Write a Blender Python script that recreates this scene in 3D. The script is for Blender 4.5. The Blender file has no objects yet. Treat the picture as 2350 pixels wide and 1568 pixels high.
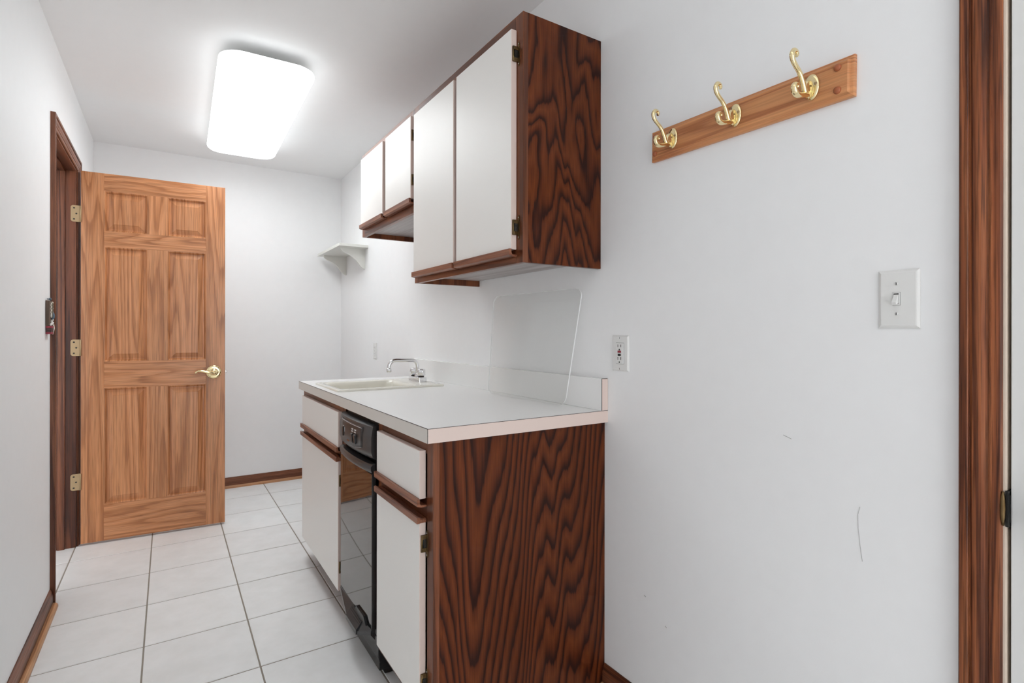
import bpy, bmesh, math, random
from mathutils import Vector, Matrix

# ---------------------------------------------------------------- camera, world, exposure
SC = bpy.context.scene
COL = SC.collection
W_PX, H_PX = 2350.0, 1568.0
F_PX, YAW, ROLL, SHIFT_PX = 1222.49, 0.5733, 0.0012, -19.98
cam_data = bpy.data.cameras.new('camera')
cam_data.sensor_fit = 'HORIZONTAL'
cam_data.sensor_width = 36.0
cam_data.lens = 36.0 * F_PX / W_PX
cam_data.shift_y = SHIFT_PX / W_PX
cam_data.clip_start = 0.02
cam = bpy.data.objects.new('camera', cam_data)
COL.objects.link(cam)
fwd = Vector((math.sin(YAW), math.cos(YAW), 0))
rgt0 = Vector((math.cos(YAW), -math.sin(YAW), 0))
up0 = rgt0.cross(fwd)
rgt = rgt0 * math.cos(ROLL) + up0 * math.sin(ROLL)
up = up0 * math.cos(ROLL) - rgt0 * math.sin(ROLL)
m = Matrix((rgt, up, -fwd)).transposed().to_4x4()
m.translation = Vector((-1.2108, 0.0, 1.1637))
cam.matrix_world = m
SC.camera = cam

world = bpy.data.worlds.new('world')
SC.world = world
world.use_nodes = True
world.node_tree.nodes['Background'].inputs[0].default_value = (0.975, 0.985, 1.0, 1)
world.node_tree.nodes['Background'].inputs[1].default_value = 2.9
LAMP_STRENGTH = 8.1          # the far flush ceiling lamp (in view)
LAMP_NEAR_STRENGTH = 0.7     # its twin over the camera
SC.view_settings.view_transform = 'Standard'
SC.view_settings.look = 'None'
SC.view_settings.gamma = 1.0
SC.view_settings.use_curve_mapping = False
SC.view_settings.exposure = 0.0
try:
    SC.cycles.max_bounces = 8
    SC.cycles.diffuse_bounces = 6
    SC.cycles.glossy_bounces = 4
    SC.cycles.caustics_reflective = False
    SC.cycles.caustics_refractive = False
    SC.cycles.use_adaptive_sampling = True
    SC.cycles.adaptive_threshold = 0.08
    SC.cycles.adaptive_min_samples = 12
    SC.cycles.transparent_max_bounces = 16
    SC.cycles.sample_clamp_indirect = 8.0
    SC.cycles.use_denoising = True
except Exception:
    pass
random.seed(4)

# ---------------------------------------------------------------- materials
def s2l(c):
    c = c / 255.0
    return c / 12.92 if c <= 0.04045 else ((c + 0.055) / 1.055) ** 2.4
def rgb(r, g, b): return (s2l(r), s2l(g), s2l(b), 1.0)

def new_mat(name):
    mt = bpy.data.materials.new(name)
    mt.use_nodes = True
    nt = mt.node_tree
    return mt, nt, nt.nodes['Principled BSDF']

def plain(name, col, rough=0.5, metal=0.0, spec=0.5, ior=None, coat=0.0, bump=0.0, bscale=60.0, vary=0.0):
    mt, nt, b = new_mat(name)
    b.inputs['Base Color'].default_value = col
    b.inputs['Roughness'].default_value = rough
    b.inputs['Metallic'].default_value = metal
    b.inputs['Specular IOR Level'].default_value = spec
    if ior: b.inputs['IOR'].default_value = ior
    if coat:
        b.inputs['Coat Weight'].default_value = coat
        b.inputs['Coat Roughness'].default_value = 0.08
    tc = nt.nodes.new('ShaderNodeTexCoord')
    nz = nt.nodes.new('ShaderNodeTexNoise')
    nz.inputs['Scale'].default_value = bscale
    nz.inputs['Detail'].default_value = 3
    nt.links.new(tc.outputs['Object'], nz.inputs['Vector'])
    if bump:
        bp = nt.nodes.new('ShaderNodeBump')
        bp.inputs['Strength'].default_value = bump
        bp.inputs['Distance'].default_value = 0.002
        nt.links.new(nz.outputs['Fac'], bp.inputs['Height'])
        nt.links.new(bp.outputs['Normal'], b.inputs['Normal'])
    if vary:
        nz2 = nt.nodes.new('ShaderNodeTexNoise')
        nz2.inputs['Scale'].default_value = bscale * 0.08
        nz2.inputs['Detail'].default_value = 1
        nt.links.new(tc.outputs['Object'], nz2.inputs['Vector'])
        mr = nt.nodes.new('ShaderNodeMapRange')
        mr.inputs['To Min'].default_value = 1 - vary
        mr.inputs['To Max'].default_value = 1 + vary
        nt.links.new(nz2.outputs['Fac'], mr.inputs['Value'])
        mx = nt.nodes.new('ShaderNodeVectorMath'); mx.operation = 'SCALE'
        mx.inputs[0].default_value = col[:3]
        nt.links.new(mr.outputs['Result'], mx.inputs['Scale'])
        nt.links.new(mx.outputs['Vector'], b.inputs['Base Color'])
    return mt

def wood(name, grain, c_light, c_mid, c_dark, rings=9.0, warp=1.0, across=3.0, along=0.35, pore=0.35,
         rough=0.38, chevron=None, rand=True, sharp=0.5, coat=0.0, streak=0.10, detail=1.5, dist=0.25, tone_amp=0.12, jitter=0.55, flat=None, spec=0.4):
    """Flat-sawn oak: contours of a stretched noise field (+ optional chevrons), with fine pores along the grain."""
    mt, nt, b = new_mat(name)
    N, L = nt.nodes, nt.links
    def math_(op, a=None, bb=None, va=None, vb=None, clamp=False):
        n = N.new('ShaderNodeMath'); n.operation = op; n.use_clamp = clamp
        for i, (lnk, val) in enumerate(((a, va), (bb, vb))):
            if lnk is not None: L.new(lnk, n.inputs[i])
            elif val is not None: n.inputs[i].default_value = val
        return n.outputs[0]
    tc = N.new('ShaderNodeTexCoord')
    vec = tc.outputs['Object']
    if rand:
        oi = N.new('ShaderNodeObjectInfo')
        sc_ = N.new('ShaderNodeVectorMath'); sc_.operation = 'SCALE'
        sc_.inputs[0].default_value = (17.3, 23.1, 11.7)
        L.new(oi.outputs['Random'], sc_.inputs['Scale'])
        ad = N.new('ShaderNodeVectorMath'); ad.operation = 'ADD'
        L.new(vec, ad.inputs[0]); L.new(sc_.outputs[0], ad.inputs[1])
        vecr = ad.outputs[0]
    else:
        vecr = vec
    def stretched(a, l, src=None):
        mp = N.new('ShaderNodeMapping')
        s = [a, a, a]; s['XYZ'.index(grain)] = l
        if flat: s['XYZ'.index(flat)] = a * 0.08
        mp.inputs['Scale'].default_value = s
        L.new(src or vecr, mp.inputs['Vector'])
        return mp.outputs[0]
    def noise(v, scale=1.0, detail=2.0, dist=0.0, rough_=0.5):
        n = N.new('ShaderNodeTexNoise')
        n.inputs['Scale'].default_value = scale
        n.inputs['Detail'].default_value = detail
        n.inputs['Roughness'].default_value = rough_
        n.inputs['Distortion'].default_value = dist
        L.new(v, n.inputs['Vector'])
        return n.outputs['Fac']
    big = noise(stretched(across, along), 1.0, detail, dist)
    jit = noise(stretched(across * 9, along * 4), 1.0, 2.0)
    g = math_('ADD', math_('MULTIPLY', big, None, vb=rings * warp), math_('MULTIPLY', jit, None, vb=jitter))
    if jitter:
        jit2 = noise(stretched(across * 34, along * 11), 1.0, 1.0)
        g = math_('ADD', g, math_('MULTIPLY', jit2, None, vb=jitter * 0.5))
    if chevron:
        cax, c0, slope, amount, per = chevron      # axis across, centre, slope, strength, arcs per metre
        sp = N.new('ShaderNodeSeparateXYZ'); L.new(vec, sp.inputs[0])
        u = math_('ADD', sp.outputs['XYZ'.index(cax)], None, vb=-c0)
        au = math_('SQRT', math_('ADD', math_('MULTIPLY', u, u), None, vb=0.0006))
        z = sp.outputs['XYZ'.index(grain)]
        ch = math_('SUBTRACT', math_('MULTIPLY', au, None, vb=slope * per), math_('MULTIPLY', z, None, vb=per))
        g = math_('ADD', g, math_('MULTIPLY', ch, None, vb=amount))
    fr = math_('FRACT', g)
    cr = N.new('ShaderNodeValToRGB')
    e = cr.color_ramp.elements
    e[0].position, e[0].color = 0.0, c_dark
    e[1].position, e[1].color = 1.0, c_dark
    k = e.new(0.08); k.color = c_dark
    k = e.new(0.13 + 0.1 * (1 - sharp)); k.color = c_mid
    k = e.new(0.42); k.color = c_light
    k = e.new(0.66 + 0.08 * sharp); k.color = c_mid
    L.new(fr, cr.inputs['Fac'])
    pores = noise(stretched(330, 9), 1.0, 1.0)
    pr = N.new('ShaderNodeMapRange')
    pr.inputs['From Min'].default_value = 0.30; pr.inputs['From Max'].default_value = 0.55
    pr.inputs['To Min'].default_value = 1 - pore; pr.inputs['To Max'].default_value = 1.0
    L.new(pores, pr.inputs['Value'])
    tone = noise(stretched(across * 1.3, along * 0.6), 1.0, 1.0)
    tr = N.new('ShaderNodeMapRange')
    tr.inputs['From Min'].default_value = 0.3; tr.inputs['From Max'].default_value = 0.7
    tr.inputs['To Min'].default_value = 1 - tone_amp; tr.inputs['To Max'].default_value = 1 + tone_amp
    L.new(tone, tr.inputs['Value'])
    fine = noise(stretched(across * 16 + 40, along * 2.5 + 0.6), 1.0, 2.0)
    fr2 = N.new('ShaderNodeMapRange')
    fr2.inputs['From Min'].default_value = 0.3; fr2.inputs['From Max'].default_value = 0.7
    fr2.inputs['To Min'].default_value = 1 - streak; fr2.inputs['To Max'].default_value = 1 + streak
    L.new(fine, fr2.inputs['Value'])
    mul = math_('MULTIPLY', math_('MULTIPLY', pr.outputs[0], tr.outputs[0]), fr2.outputs[0])
    sc2 = N.new('ShaderNodeVectorMath'); sc2.operation = 'SCALE'
    L.new(cr.outputs['Color'], sc2.inputs[0]); L.new(mul, sc2.inputs['Scale'])
    L.new(sc2.outputs[0], b.inputs['Base Color'])
    b.inputs['Roughness'].default_value = rough
    b.inputs['Specular IOR Level'].default_value = spec
    if coat:
        b.inputs['Coat Weight'].default_value = coat
        b.inputs['Coat Roughness'].default_value = 0.15
    return mt

M = {}
M['wall'] = plain('wall_paint', (0.885, 0.890, 0.894, 1), 0.55, bscale=260, vary=0.012)
M['ceiling'] = plain('ceiling_paint', (0.915, 0.918, 0.920, 1), 0.8, bscale=200, vary=0.008)
M['grout'] = plain('grout', rgb(150, 142, 132), 0.9, bump=0.2, bscale=300)
M['white_lam'] = plain('white_laminate', rgb(242, 240, 236), 0.40, vary=0.012, bscale=30)
M['white_top'] = plain('white_counter_laminate', rgb(240, 240, 239), 0.24)
M['edge_band'] = plain('pinkish_edge_band', rgb(224, 205, 196), 0.4)
M['edge_front'] = plain('front_edge_laminate', rgb(222, 219, 213), 0.35)
M['seam'] = plain('dark_laminate_seam', rgb(60, 45, 40), 0.6)
M['white_plastic'] = plain('white_plastic', rgb(228, 228, 226), 0.3)
M['white_paint'] = plain('white_gloss_paint', rgb(226, 226, 220), 0.3)
M['door_white'] = plain('white_door_paint', rgb(224, 224, 223), 0.4)
M['cream'] = plain('cream_jamb_paint', rgb(214, 198, 182), 0.5, vary=0.06, bscale=300)
M['sink'] = plain('cream_enamel', rgb(232, 229, 218), 0.12, coat=0.3)
M['chrome'] = plain('chrome', (0.80, 0.80, 0.81, 1), 0.07, 1.0)
M['brass'] = plain('polished_brass', (0.92, 0.77, 0.45, 1), 0.10, 1.0)
M['brass_dull'] = plain('dull_brass', (0.42, 0.30, 0.165, 1), 0.45, 0.35, bump=0.05)
M['antique'] = plain('antique_brass', (0.20, 0.135, 0.065, 1), 0.36, 1.0, vary=0.3, bscale=800)
M['hinge_dark'] = plain('dark_hinge_steel', (0.05, 0.045, 0.04, 1), 0.4, 0.6)
M['black'] = plain('black_plastic', rgb(24, 24, 25), 0.35)
M['charcoal'] = plain('charcoal_plastic', rgb(48, 49, 50), 0.30, bump=0.03, bscale=900)
M['brown_black'] = plain('brown_black_panel', rgb(44, 37, 35), 0.32)
M['black_glass'] = plain('black_mirror_glass', (0.008, 0.007, 0.007, 1), 0.03, 0.0, 0.5, ior=2.6)
M['rubber'] = plain('black_rubber', rgb(22, 22, 23), 0.6)
M['print'] = plain('white_print', rgb(205, 205, 205), 0.5)
M['print_orange'] = plain('copper_print', rgb(170, 105, 70), 0.4, 0.5)
M['slot'] = plain('dark_slot', rgb(30, 28, 27), 0.6)
M['red'] = plain('red_button', rgb(140, 40, 52), 0.35)
M['gap'] = plain('black_gap', rgb(22, 20, 18), 0.7)
M['screw'] = plain('steel_screw', (0.5, 0.5, 0.5, 1), 0.3, 1.0)
M['fixture'] = plain('white_enamel_fixture', rgb(232, 232, 230), 0.35)
M['scuff'] = plain('grey_scuff', rgb(172, 170, 168), 0.8)

OAK_D = (rgb(104, 51, 23), rgb(87, 40, 18), rgb(44, 18, 12))
OAK_F = (rgb(134, 78, 48), rgb(120, 67, 40), rgb(92, 49, 30))
OAK_M = (rgb(203, 141, 97), rgb(194, 131, 87), rgb(168, 109, 69))
OAK_C = (rgb(133, 82, 56), rgb(118, 69, 45), rgb(82, 45, 30))
OAK_S = (rgb(196, 150, 112), rgb(184, 136, 98), rgb(150, 104, 72))
PINE = (rgb(212, 149, 100), rgb(204, 138, 90), rgb(178, 112, 70))
M['panel_low'] = wood('oak_side_lower', 'Z', *OAK_D, rings=15.0, across=3.6, along=0.42, pore=0.25, rand=False,
                      chevron=('X', -0.49, 5.0, 0.65, 9.0), rough=0.36, detail=2.5, dist=0.5, streak=0.14, jitter=0.5, sharp=0.8, spec=0.22)
M['panel_up'] = wood('oak_side_upper', 'Z', *OAK_D, rings=10.0, across=6.8, along=1.5, pore=0.25, rand=False,
                     chevron=('X', -0.16, -1.6, 0.45, 14.0), rough=0.34, detail=2.0, dist=0.4, streak=0.12, jitter=0.5, sharp=0.8, spec=0.22)
M['frame_z'] = wood('oak_frame_vertical', 'Z', *OAK_F, rings=6, across=5, along=0.4, pore=0.25, rough=0.3)
M['frame_y'] = wood('oak_frame_horizontal', 'Y', *OAK_F, rings=6, across=5, along=0.4, pore=0.25, rough=0.3)
M['pull_y'] = wood('oak_pull', 'Y', rgb(150, 98, 72), rgb(138, 86, 62), rgb(112, 66, 47), rings=8, across=12, along=0.6, pore=0.3, rough=0.34)
M['door_v'] = wood('oak_door_vertical', 'Z', *OAK_M, rings=15, across=6.0, along=0.30, pore=0.30, rough=0.27, spec=0.5, streak=0.13, tone_amp=0.06, sharp=0.9, flat='Y')
M['door_h'] = wood('oak_door_horizontal', 'X', *OAK_M, rings=12, across=8.0, along=0.8, pore=0.30, rough=0.27, spec=0.5, streak=0.13, tone_amp=0.06, sharp=0.9, flat='Y')
M['case_z'] = wood('oak_casing_vertical', 'Z', *OAK_C, rings=9, across=9, along=0.22, pore=0.4, rough=0.36)
M['case_y'] = wood('oak_casing_horizontal', 'Y', *OAK_C, rings=9, across=9, along=0.22, pore=0.4, rough=0.36)
M['case_x'] = wood('oak_casing_cross', 'X', *OAK_C, rings=9, across=9, along=0.22, pore=0.4, rough=0.36)
M['jamb_z'] = wood('oak_jamb', 'Z', rgb(118, 68, 44), rgb(102, 56, 35), rgb(70, 36, 24), rings=8, across=7, along=0.3, pore=0.35, rough=0.35)
M['near_case'] = wood('oak_casing_near', 'Z', rgb(150, 90, 56), rgb(130, 73, 44), rgb(86, 46, 29), rings=10, across=18, along=0.30, pore=0.5, rough=0.36, spec=0.25, streak=0.2)
M['shoe_y'] = wood('oak_shoe_y', 'Y', *OAK_S, rings=6, across=9, along=0.5, pore=0.3, rough=0.4)
M['shoe_x'] = wood('oak_shoe_x', 'X', *OAK_S, rings=6, across=9, along=0.5, pore=0.3, rough=0.4)
M['pine'] = wood('pine_rack', 'Y', *PINE, rings=16, across=12, along=0.35, pore=0.15, rough=0.33, sharp=0.7, flat='X', tone_amp=0.06, streak=0.1)
M['peg'] = plain('pine_plug', rgb(166, 92, 54), 0.32)

def tile_mat():
    mt, nt, b = new_mat('cream_floor_tile')
    N, L = nt.nodes, nt.links
    tc = N.new('ShaderNodeTexCoord'); oi = N.new('ShaderNodeObjectInfo')
    ad = N.new('ShaderNodeVectorMath'); ad.operation = 'ADD'
    sc_ = N.new('ShaderNodeVectorMath'); sc_.operation = 'SCALE'; sc_.inputs[0].default_value = (31, 17, 5)
    L.new(oi.outputs['Random'], sc_.inputs['Scale']); L.new(tc.outputs['Object'], ad.inputs[0]); L.new(sc_.outputs[0], ad.inputs[1])
    nz = N.new('ShaderNodeTexNoise'); nz.inputs['Scale'].default_value = 9; nz.inputs['Detail'].default_value = 3; nz.inputs['Roughness'].default_value = 0.65
    L.new(ad.outputs[0], nz.inputs['Vector'])
    cr = N.new('ShaderNodeValToRGB')
    cr.color_ramp.elements[0].position = 0.3; cr.color_ramp.elements[0].color = rgb(234, 235, 234)
    cr.color_ramp.elements[1].position = 0.7; cr.color_ramp.elements[1].color = rgb(242, 243, 243)
    L.new(nz.outputs['Fac'], cr.inputs['Fac'])
    mr = N.new('ShaderNodeMapRange'); mr.inputs['To Min'].default_value = 0.975; mr.inputs['To Max'].default_value = 1.02
    L.new(oi.outputs['Random'], mr.inputs['Value'])
    s2 = N.new('ShaderNodeVectorMath'); s2.operation = 'SCALE'
    L.new(cr.outputs['Color'], s2.inputs[0]); L.new(mr.outputs[0], s2.inputs['Scale']); L.new(s2.outputs[0], b.inputs['Base Color'])
    b.inputs['Roughness'].default_value = 0.42
    return mt
M['tile'] = tile_mat()

def lamp_mat(name, strength):
    mt, nt, b = new_mat(name)
    b.inputs['Base Color'].default_value = (0.85, 0.85, 0.83, 1)
    b.inputs['Roughness'].default_value = 0.4
    b.inputs['Emission Color'].default_value = (0.945, 0.98, 1.0, 1)
    b.inputs['Emission Strength'].default_value = strength
    return mt
M['lamp_far'] = lamp_mat('lit_acrylic_diffuser', LAMP_STRENGTH)
M['lamp_rim'] = lamp_mat('dim_acrylic_rim', 3.4)
M['lamp_near'] = lamp_mat('lit_acrylic_diffuser_near', LAMP_NEAR_STRENGTH)

def clear_mat():
    mt, nt, b = new_mat('clear_acrylic')
    N, L = nt.nodes, nt.links
    out = N['Material Output']
    tr = N.new('ShaderNodeBsdfTransparent'); tr.inputs[0].default_value = (0.978, 0.981, 0.978, 1)
    gl = N.new('ShaderNodeBsdfGlossy'); gl.inputs['Roughness'].default_value = 0.06
    df = N.new('ShaderNodeBsdfDiffuse'); df.inputs[0].default_value = (0.7, 0.7, 0.69, 1)
    m1 = N.new('ShaderNodeMixShader'); m2 = N.new('ShaderNodeMixShader'); m1.inputs[0].default_value = 0.014
    L.new(tr.outputs[0], m1.inputs[1]); L.new(df.outputs[0], m1.inputs[2])
    m2.inputs[0].default_value = 0.018; L.new(m1.outputs[0], m2.inputs[1]); L.new(gl.outputs[0], m2.inputs[2])
    L.new(m2.outputs[0], out.inputs['Surface'])
    N.remove(b)
    return mt
M['clear'] = clear_mat()
M['clear_edge'] = plain('acrylic_edge', rgb(238, 240, 239), 0.15)

# ---------------------------------------------------------------- mesh helpers
class MB:
    """Collects shapes (world coordinates) for ONE mesh object."""
    def __init__(self):
        self.bm = bmesh.new(); self.mats = []; self.smooth = False
    def mi(self, mat):
        if mat is None: return 0
        mt = M[mat] if isinstance(mat, str) else mat
        if mt not in self.mats: self.mats.append(mt)
        return self.mats.index(mt)
    def box(self, x0, x1, y0, y1, z0, z1, bevel=0.0, mat=None, seg=2):
        x0, x1 = sorted((x0, x1)); y0, y1 = sorted((y0, y1)); z0, z1 = sorted((z0, z1))
        t = bmesh.new()
        bmesh.ops.create_cube(t, size=1.0)
        for v in t.verts:
            v.co = Vector(((x0 + x1) / 2 + v.co.x * (x1 - x0), (y0 + y1) / 2 + v.co.y * (y1 - y0), (z0 + z1) / 2 + v.co.z * (z1 - z0)))
        if bevel > 0:
            bmesh.ops.bevel(t, geom=t.edges[:], offset=min(bevel, 0.45 * min(x1 - x0, y1 - y0, z1 - z0)), segments=seg, affect='EDGES', profile=0.6)
        self._join(t, mat); return self
    def _join(self, t, mat, smooth=False, matrix=None):
        i = self.mi(mat)
        if matrix is not None: bmesh.ops.transform(t, matrix=matrix, verts=t.verts[:])
        vm = {}
        for v in t.verts: vm[v] = self.bm.verts.new(v.co)
        for f in t.faces:
            try: nf = self.bm.faces.new([vm[v] for v in f.verts])
            except ValueError: continue
            nf.material_index = i; nf.smooth = smooth or f.smooth
        t.free()
    def prism(self, pts, axis, a, b, mat=None, smooth=False, bevel=0.0):
        """pts: 2-D outline in the two other axes (order xyz without axis), extruded from a to b along axis."""
        t = bmesh.new(); k = 'xyz'.index(axis)
        def mk(p, w):
            c = list(p); c.insert(k, w); return t.verts.new(c)
        A = [mk(p, a) for p in pts]; B = [mk(p, b) for p in pts]
        n = len(pts)
        fs = []
        for i in range(n):
            j = (i + 1) % n
            fs.append(t.faces.new((A[i], A[j], B[j], B[i])))
        t.faces.new(A[::-1]); t.faces.new(B)
        bmesh.ops.recalc_face_normals(t, faces=t.faces[:])
        if smooth:
            for f in fs: f.smooth = True
        if bevel:
            bmesh.ops.bevel(t, geom=t.edges[:], offset=bevel, segments=2, affect='EDGES', profile=0.6)
        self._join(t, mat); return self
    def tube(self, pts, rad, seg=12, mat=None, cap=True, flat=None):
        """Tube through points with radius (number or list); flat=(factor, axis vector) squashes the section."""
        pts = [Vector(p) for p in pts]; n = len(pts)
        rads = rad if isinstance(rad, (list, tuple)) else [rad] * n
        t = bmesh.new(); rings = []
        nrm = None
        for i, p in enumerate(pts):
            d = (pts[min(i + 1, n - 1)] - pts[max(i - 1, 0)]).normalized()
            if nrm is None:
                ref = Vector((0, 0, 1)) if abs(d.z) < 0.9 else Vector((0, 1, 0))
                if flat: ref = Vector(flat[1])
                nrm = (ref - d * ref.dot(d)).normalized()
            else:
                nrm = (nrm - d * nrm.dot(d)).normalized()
            bi = d.cross(nrm)
            fl = flat[0] if flat else 1.0
            rings.append([t.verts.new(p + (nrm * math.cos(2 * math.pi * s / seg) * fl + bi * math.sin(2 * math.pi * s / seg)) * rads[i]) for s in range(seg)])
        for a, b in zip(rings, rings[1:]):
            for s in range(seg):
                f = t.faces.new((a[s], a[(s + 1) % seg], b[(s + 1) % seg], b[s])); f.smooth = True
        if cap:
            t.faces.new(rings[0][::-1]); t.faces.new(rings[-1])
        bmesh.ops.recalc_face_normals(t, faces=t.faces[:])
        self._join(t, mat); return self
    def lathe(self, prof, origin, axis='z', seg=24, mat=None, smooth=True, scale=(1, 1)):
        """prof: (radius, height) list, spun about axis through origin."""
        o = Vector(origin); ax = {'x': Vector((1, 0, 0)), '-x': Vector((-1, 0, 0)), 'y': Vector((0, 1, 0)), '-y': Vector((0, -1, 0)), 'z': Vector((0, 0, 1)), '-z': Vector((0, 0, -1))}[axis]
        u = Vector((0, 0, 1)) if 'z' not in axis else Vector((1, 0, 0))
        v = ax.cross(u)
        t = bmesh.new(); rings = []
        for r, h in prof:
            if r < 1e-6: rings.append([t.verts.new(o + ax * h)])
            else: rings.append([t.verts.new(o + ax * h + (u * math.cos(2 * math.pi * s / seg) * scale[0] + v * math.sin(2 * math.pi * s / seg) * scale[1]) * r) for s in range(seg)])
        for a, b in zip(rings, rings[1:]):
            for s in range(seg):
                q = (s + 1) % seg
                if len(a) == 1 and len(b) == 1: continue
                if len(a) == 1: f = t.faces.new((a[0], b[s], b[q]))
                elif len(b) == 1: f = t.faces.new((a[s], a[q], b[0]))
                else: f = t.faces.new((a[s], a[q], b[q], b[s]))
                f.smooth = smooth
        if len(rings[0]) > 1: t.faces.new(rings[0][::-1])
        if len(rings[-1]) > 1: t.faces.new(rings[-1])
        bmesh.ops.recalc_face_normals(t, faces=t.faces[:])
        self._join(t, mat); return self
    def build(self, name, mat, parent=None, origin=None, loc=None):
        me = bpy.data.meshes.new(name)
        base = M[mat] if isinstance(mat, str) else mat
        if not self.mats: self.mats = [base]
        o = bpy.data.objects.new(name, me)
        COL.objects.link(o)
        root = parent
        off = Vector((0, 0, 0))
        if parent is not None:
            p = parent
            while p is not None: off += Vector(p.location); p = p.parent
            o.parent = parent
        elif loc is not None:
            off = Vector(loc); o.location = loc
        bmesh.ops.translate(self.bm, verts=self.bm.verts[:], vec=-off)
        self.bm.to_mesh(me); self.bm.free()
        for mt in self.mats: me.materials.append(mt)
        me.update()
        return o

def B(*a, **k): return MB().box(*a, **k)

def thing(name, loc, label, cat, group=None):
    o = bpy.data.objects.new(name, None); COL.objects.link(o)
    o.empty_display_size = 0.05
    o.location = loc; o['label'] = label; o['category'] = cat
    if group: o['group'] = group
    return o
def struct(o, label, cat):
    o['kind'] = 'structure'; o['label'] = label; o['category'] = cat
    return o
def sempty(name, loc, label, cat):
    o = thing(name, loc, label, cat); o['kind'] = 'structure'; return o
def arc(cx, cy, r, a0, a1, n):
    return [(cx + r * math.cos(math.radians(a0 + (a1 - a0) * i / n)), cy + r * math.sin(math.radians(a0 + (a1 - a0) * i / n))) for i in range(n + 1)]
def round_rect(x0, x1, y0, y1, r, n=5):
    return arc(x1 - r, y1 - r, r, 0, 90, n) + arc(x0 + r, y1 - r, r, 90, 180, n) + arc(x0 + r, y0 + r, r, 180, 270, n) + arc(x1 - r, y0 + r, r, 270, 360, n)

# ---------------------------------------------------------------- room shell
XL, YB, ZC, YF = -1.630, 4.503, 2.440, -1.55      # left wall, back wall, ceiling, wall behind the camera
XH = -2.75                                        # far side of the passage beyond the left doorway
# floor with single tiles
floor = sempty('floor', (0, 0, 0), 'large cream ceramic tile floor with thin grey grout lines', 'floor')
B(XH - 0.1, 0.15, YF - 0.1, YB + 0.1, -0.12, -0.0018).build('grout_bed', 'grout', floor)
TX, TY, GX, GY, GW = 0.3464, 0.3599, -1.2851, 3.474, 0.0028
tile_mesh = None
bm = bmesh.new()
bmesh.ops.create_cube(bm, size=1.0)
for v in bm.verts: v.co = Vector((v.co.x * (TX - 2 * GW), v.co.y * (TY - 2 * GW), v.co.z * 0.012 - 0.006))
top = [e for e in bm.edges if all(v.co.z > -0.001 for v in e.verts)]
bmesh.ops.bevel(bm, geom=top, offset=0.0015, segments=2, affect='EDGES')
tile_mesh = bpy.data.meshes.new('tile'); bm.to_mesh(tile_mesh); bm.free()
tile_mesh.materials.append(M['tile'])
for i in range(-4, 5):
    for j in range(-15, 4):
        cx, cy = GX + (i + 0.5) * TX, GY + (j + 0.5) * TY
        if cx > 0.12 or cx < XH - 0.05 or cy > YB + 0.15 or cy < YF - 0.15: continue
        if cx < XL - 0.3 and (cy < 2.3): continue
        t = bpy.data.objects.new('tile', tile_mesh); COL.objects.link(t)
        t.parent = floor; t.location = (cx, cy, random.uniform(-0.0003, 0.0002))

WT = 0.115
OY0, OY1, OZ = 3.006, 3.716, 2.052                # left doorway rough opening
w = MB()
w.box(XL - WT, XL, YF, OY0, -0.01, ZC); w.box(XL - WT, XL, OY1, YB, -0.01, ZC); w.box(XL - WT, XL, OY0, OY1, OZ, ZC)
struct(w.build('wall_left', 'wall'), 'white painted wall on the left holding the oak doorway', 'wall')
RY0, RY1, RZ = -0.525, 0.3155, 2.06               # right doorway rough opening
w = MB()
w.box(0, WT, RY1, YB, -0.01, ZC); w.box(0, WT, YF, RY0, -0.01, ZC); w.box(0, WT, RY0, RY1, RZ, ZC)
wall_right = struct(w.build('wall_right', 'wall'), 'long white painted wall on the right behind the cabinets', 'wall')
struct(B(XH, WT, YB, YB + WT, -0.01, ZC).build('wall_back', 'wall'), 'white painted end wall behind the open oak door', 'wall')
w = MB()                                          # opening behind the camera is added, lets world light in as soft fill
w.box(XL - WT, -1.45, YF - WT, YF, -0.01, ZC); w.box(-0.18, WT, YF - WT, YF, -0.01, ZC); w.box(-1.45, -0.18, YF - WT, YF, 2.25, ZC)
struct(w.build('wall_front', 'wall'), 'white wall with a wide opening added for fill light behind the viewer', 'wall')
struct(B(XH - 0.1, XH, 2.2, YB + WT, -0.01, ZC).build('wall_passage', 'wall'), 'white wall of the passage beyond the oak doorway', 'wall')  # near end of the passage left open to let world light onto the jamb
struct(B(XH - 0.1, WT, YF - WT, YB + WT, ZC, ZC + 0.1).build('ceiling', 'ceiling'), 'flat white painted ceiling carrying the flush light', 'ceiling')

# scuffs on the right wall, each a thin mark of its own
def scuff(pts, r):
    MB().tube(pts, r, seg=5).build('scuff_mark', 'scuff', wall_right)
scuff([(-0.0002, 0.5385, 0.802), (-0.0002, 0.5425, 0.785), (-0.0002, 0.5420, 0.757), (-0.0002, 0.5380, 0.72), (-0.0002, 0.534, 0.69)], 0.0005)
scuff([(-0.0002, 0.703, 0.925), (-0.0002, 0.684, 0.919)], 0.0006)
scuff([(-0.0002, 1.136, 0.371), (-0.0002, 1.130, 0.368)], 0.0012)
scuff([(-0.0002, 1.055, 0.315), (-0.0002, 1.049, 0.311)], 0.0009)

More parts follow.
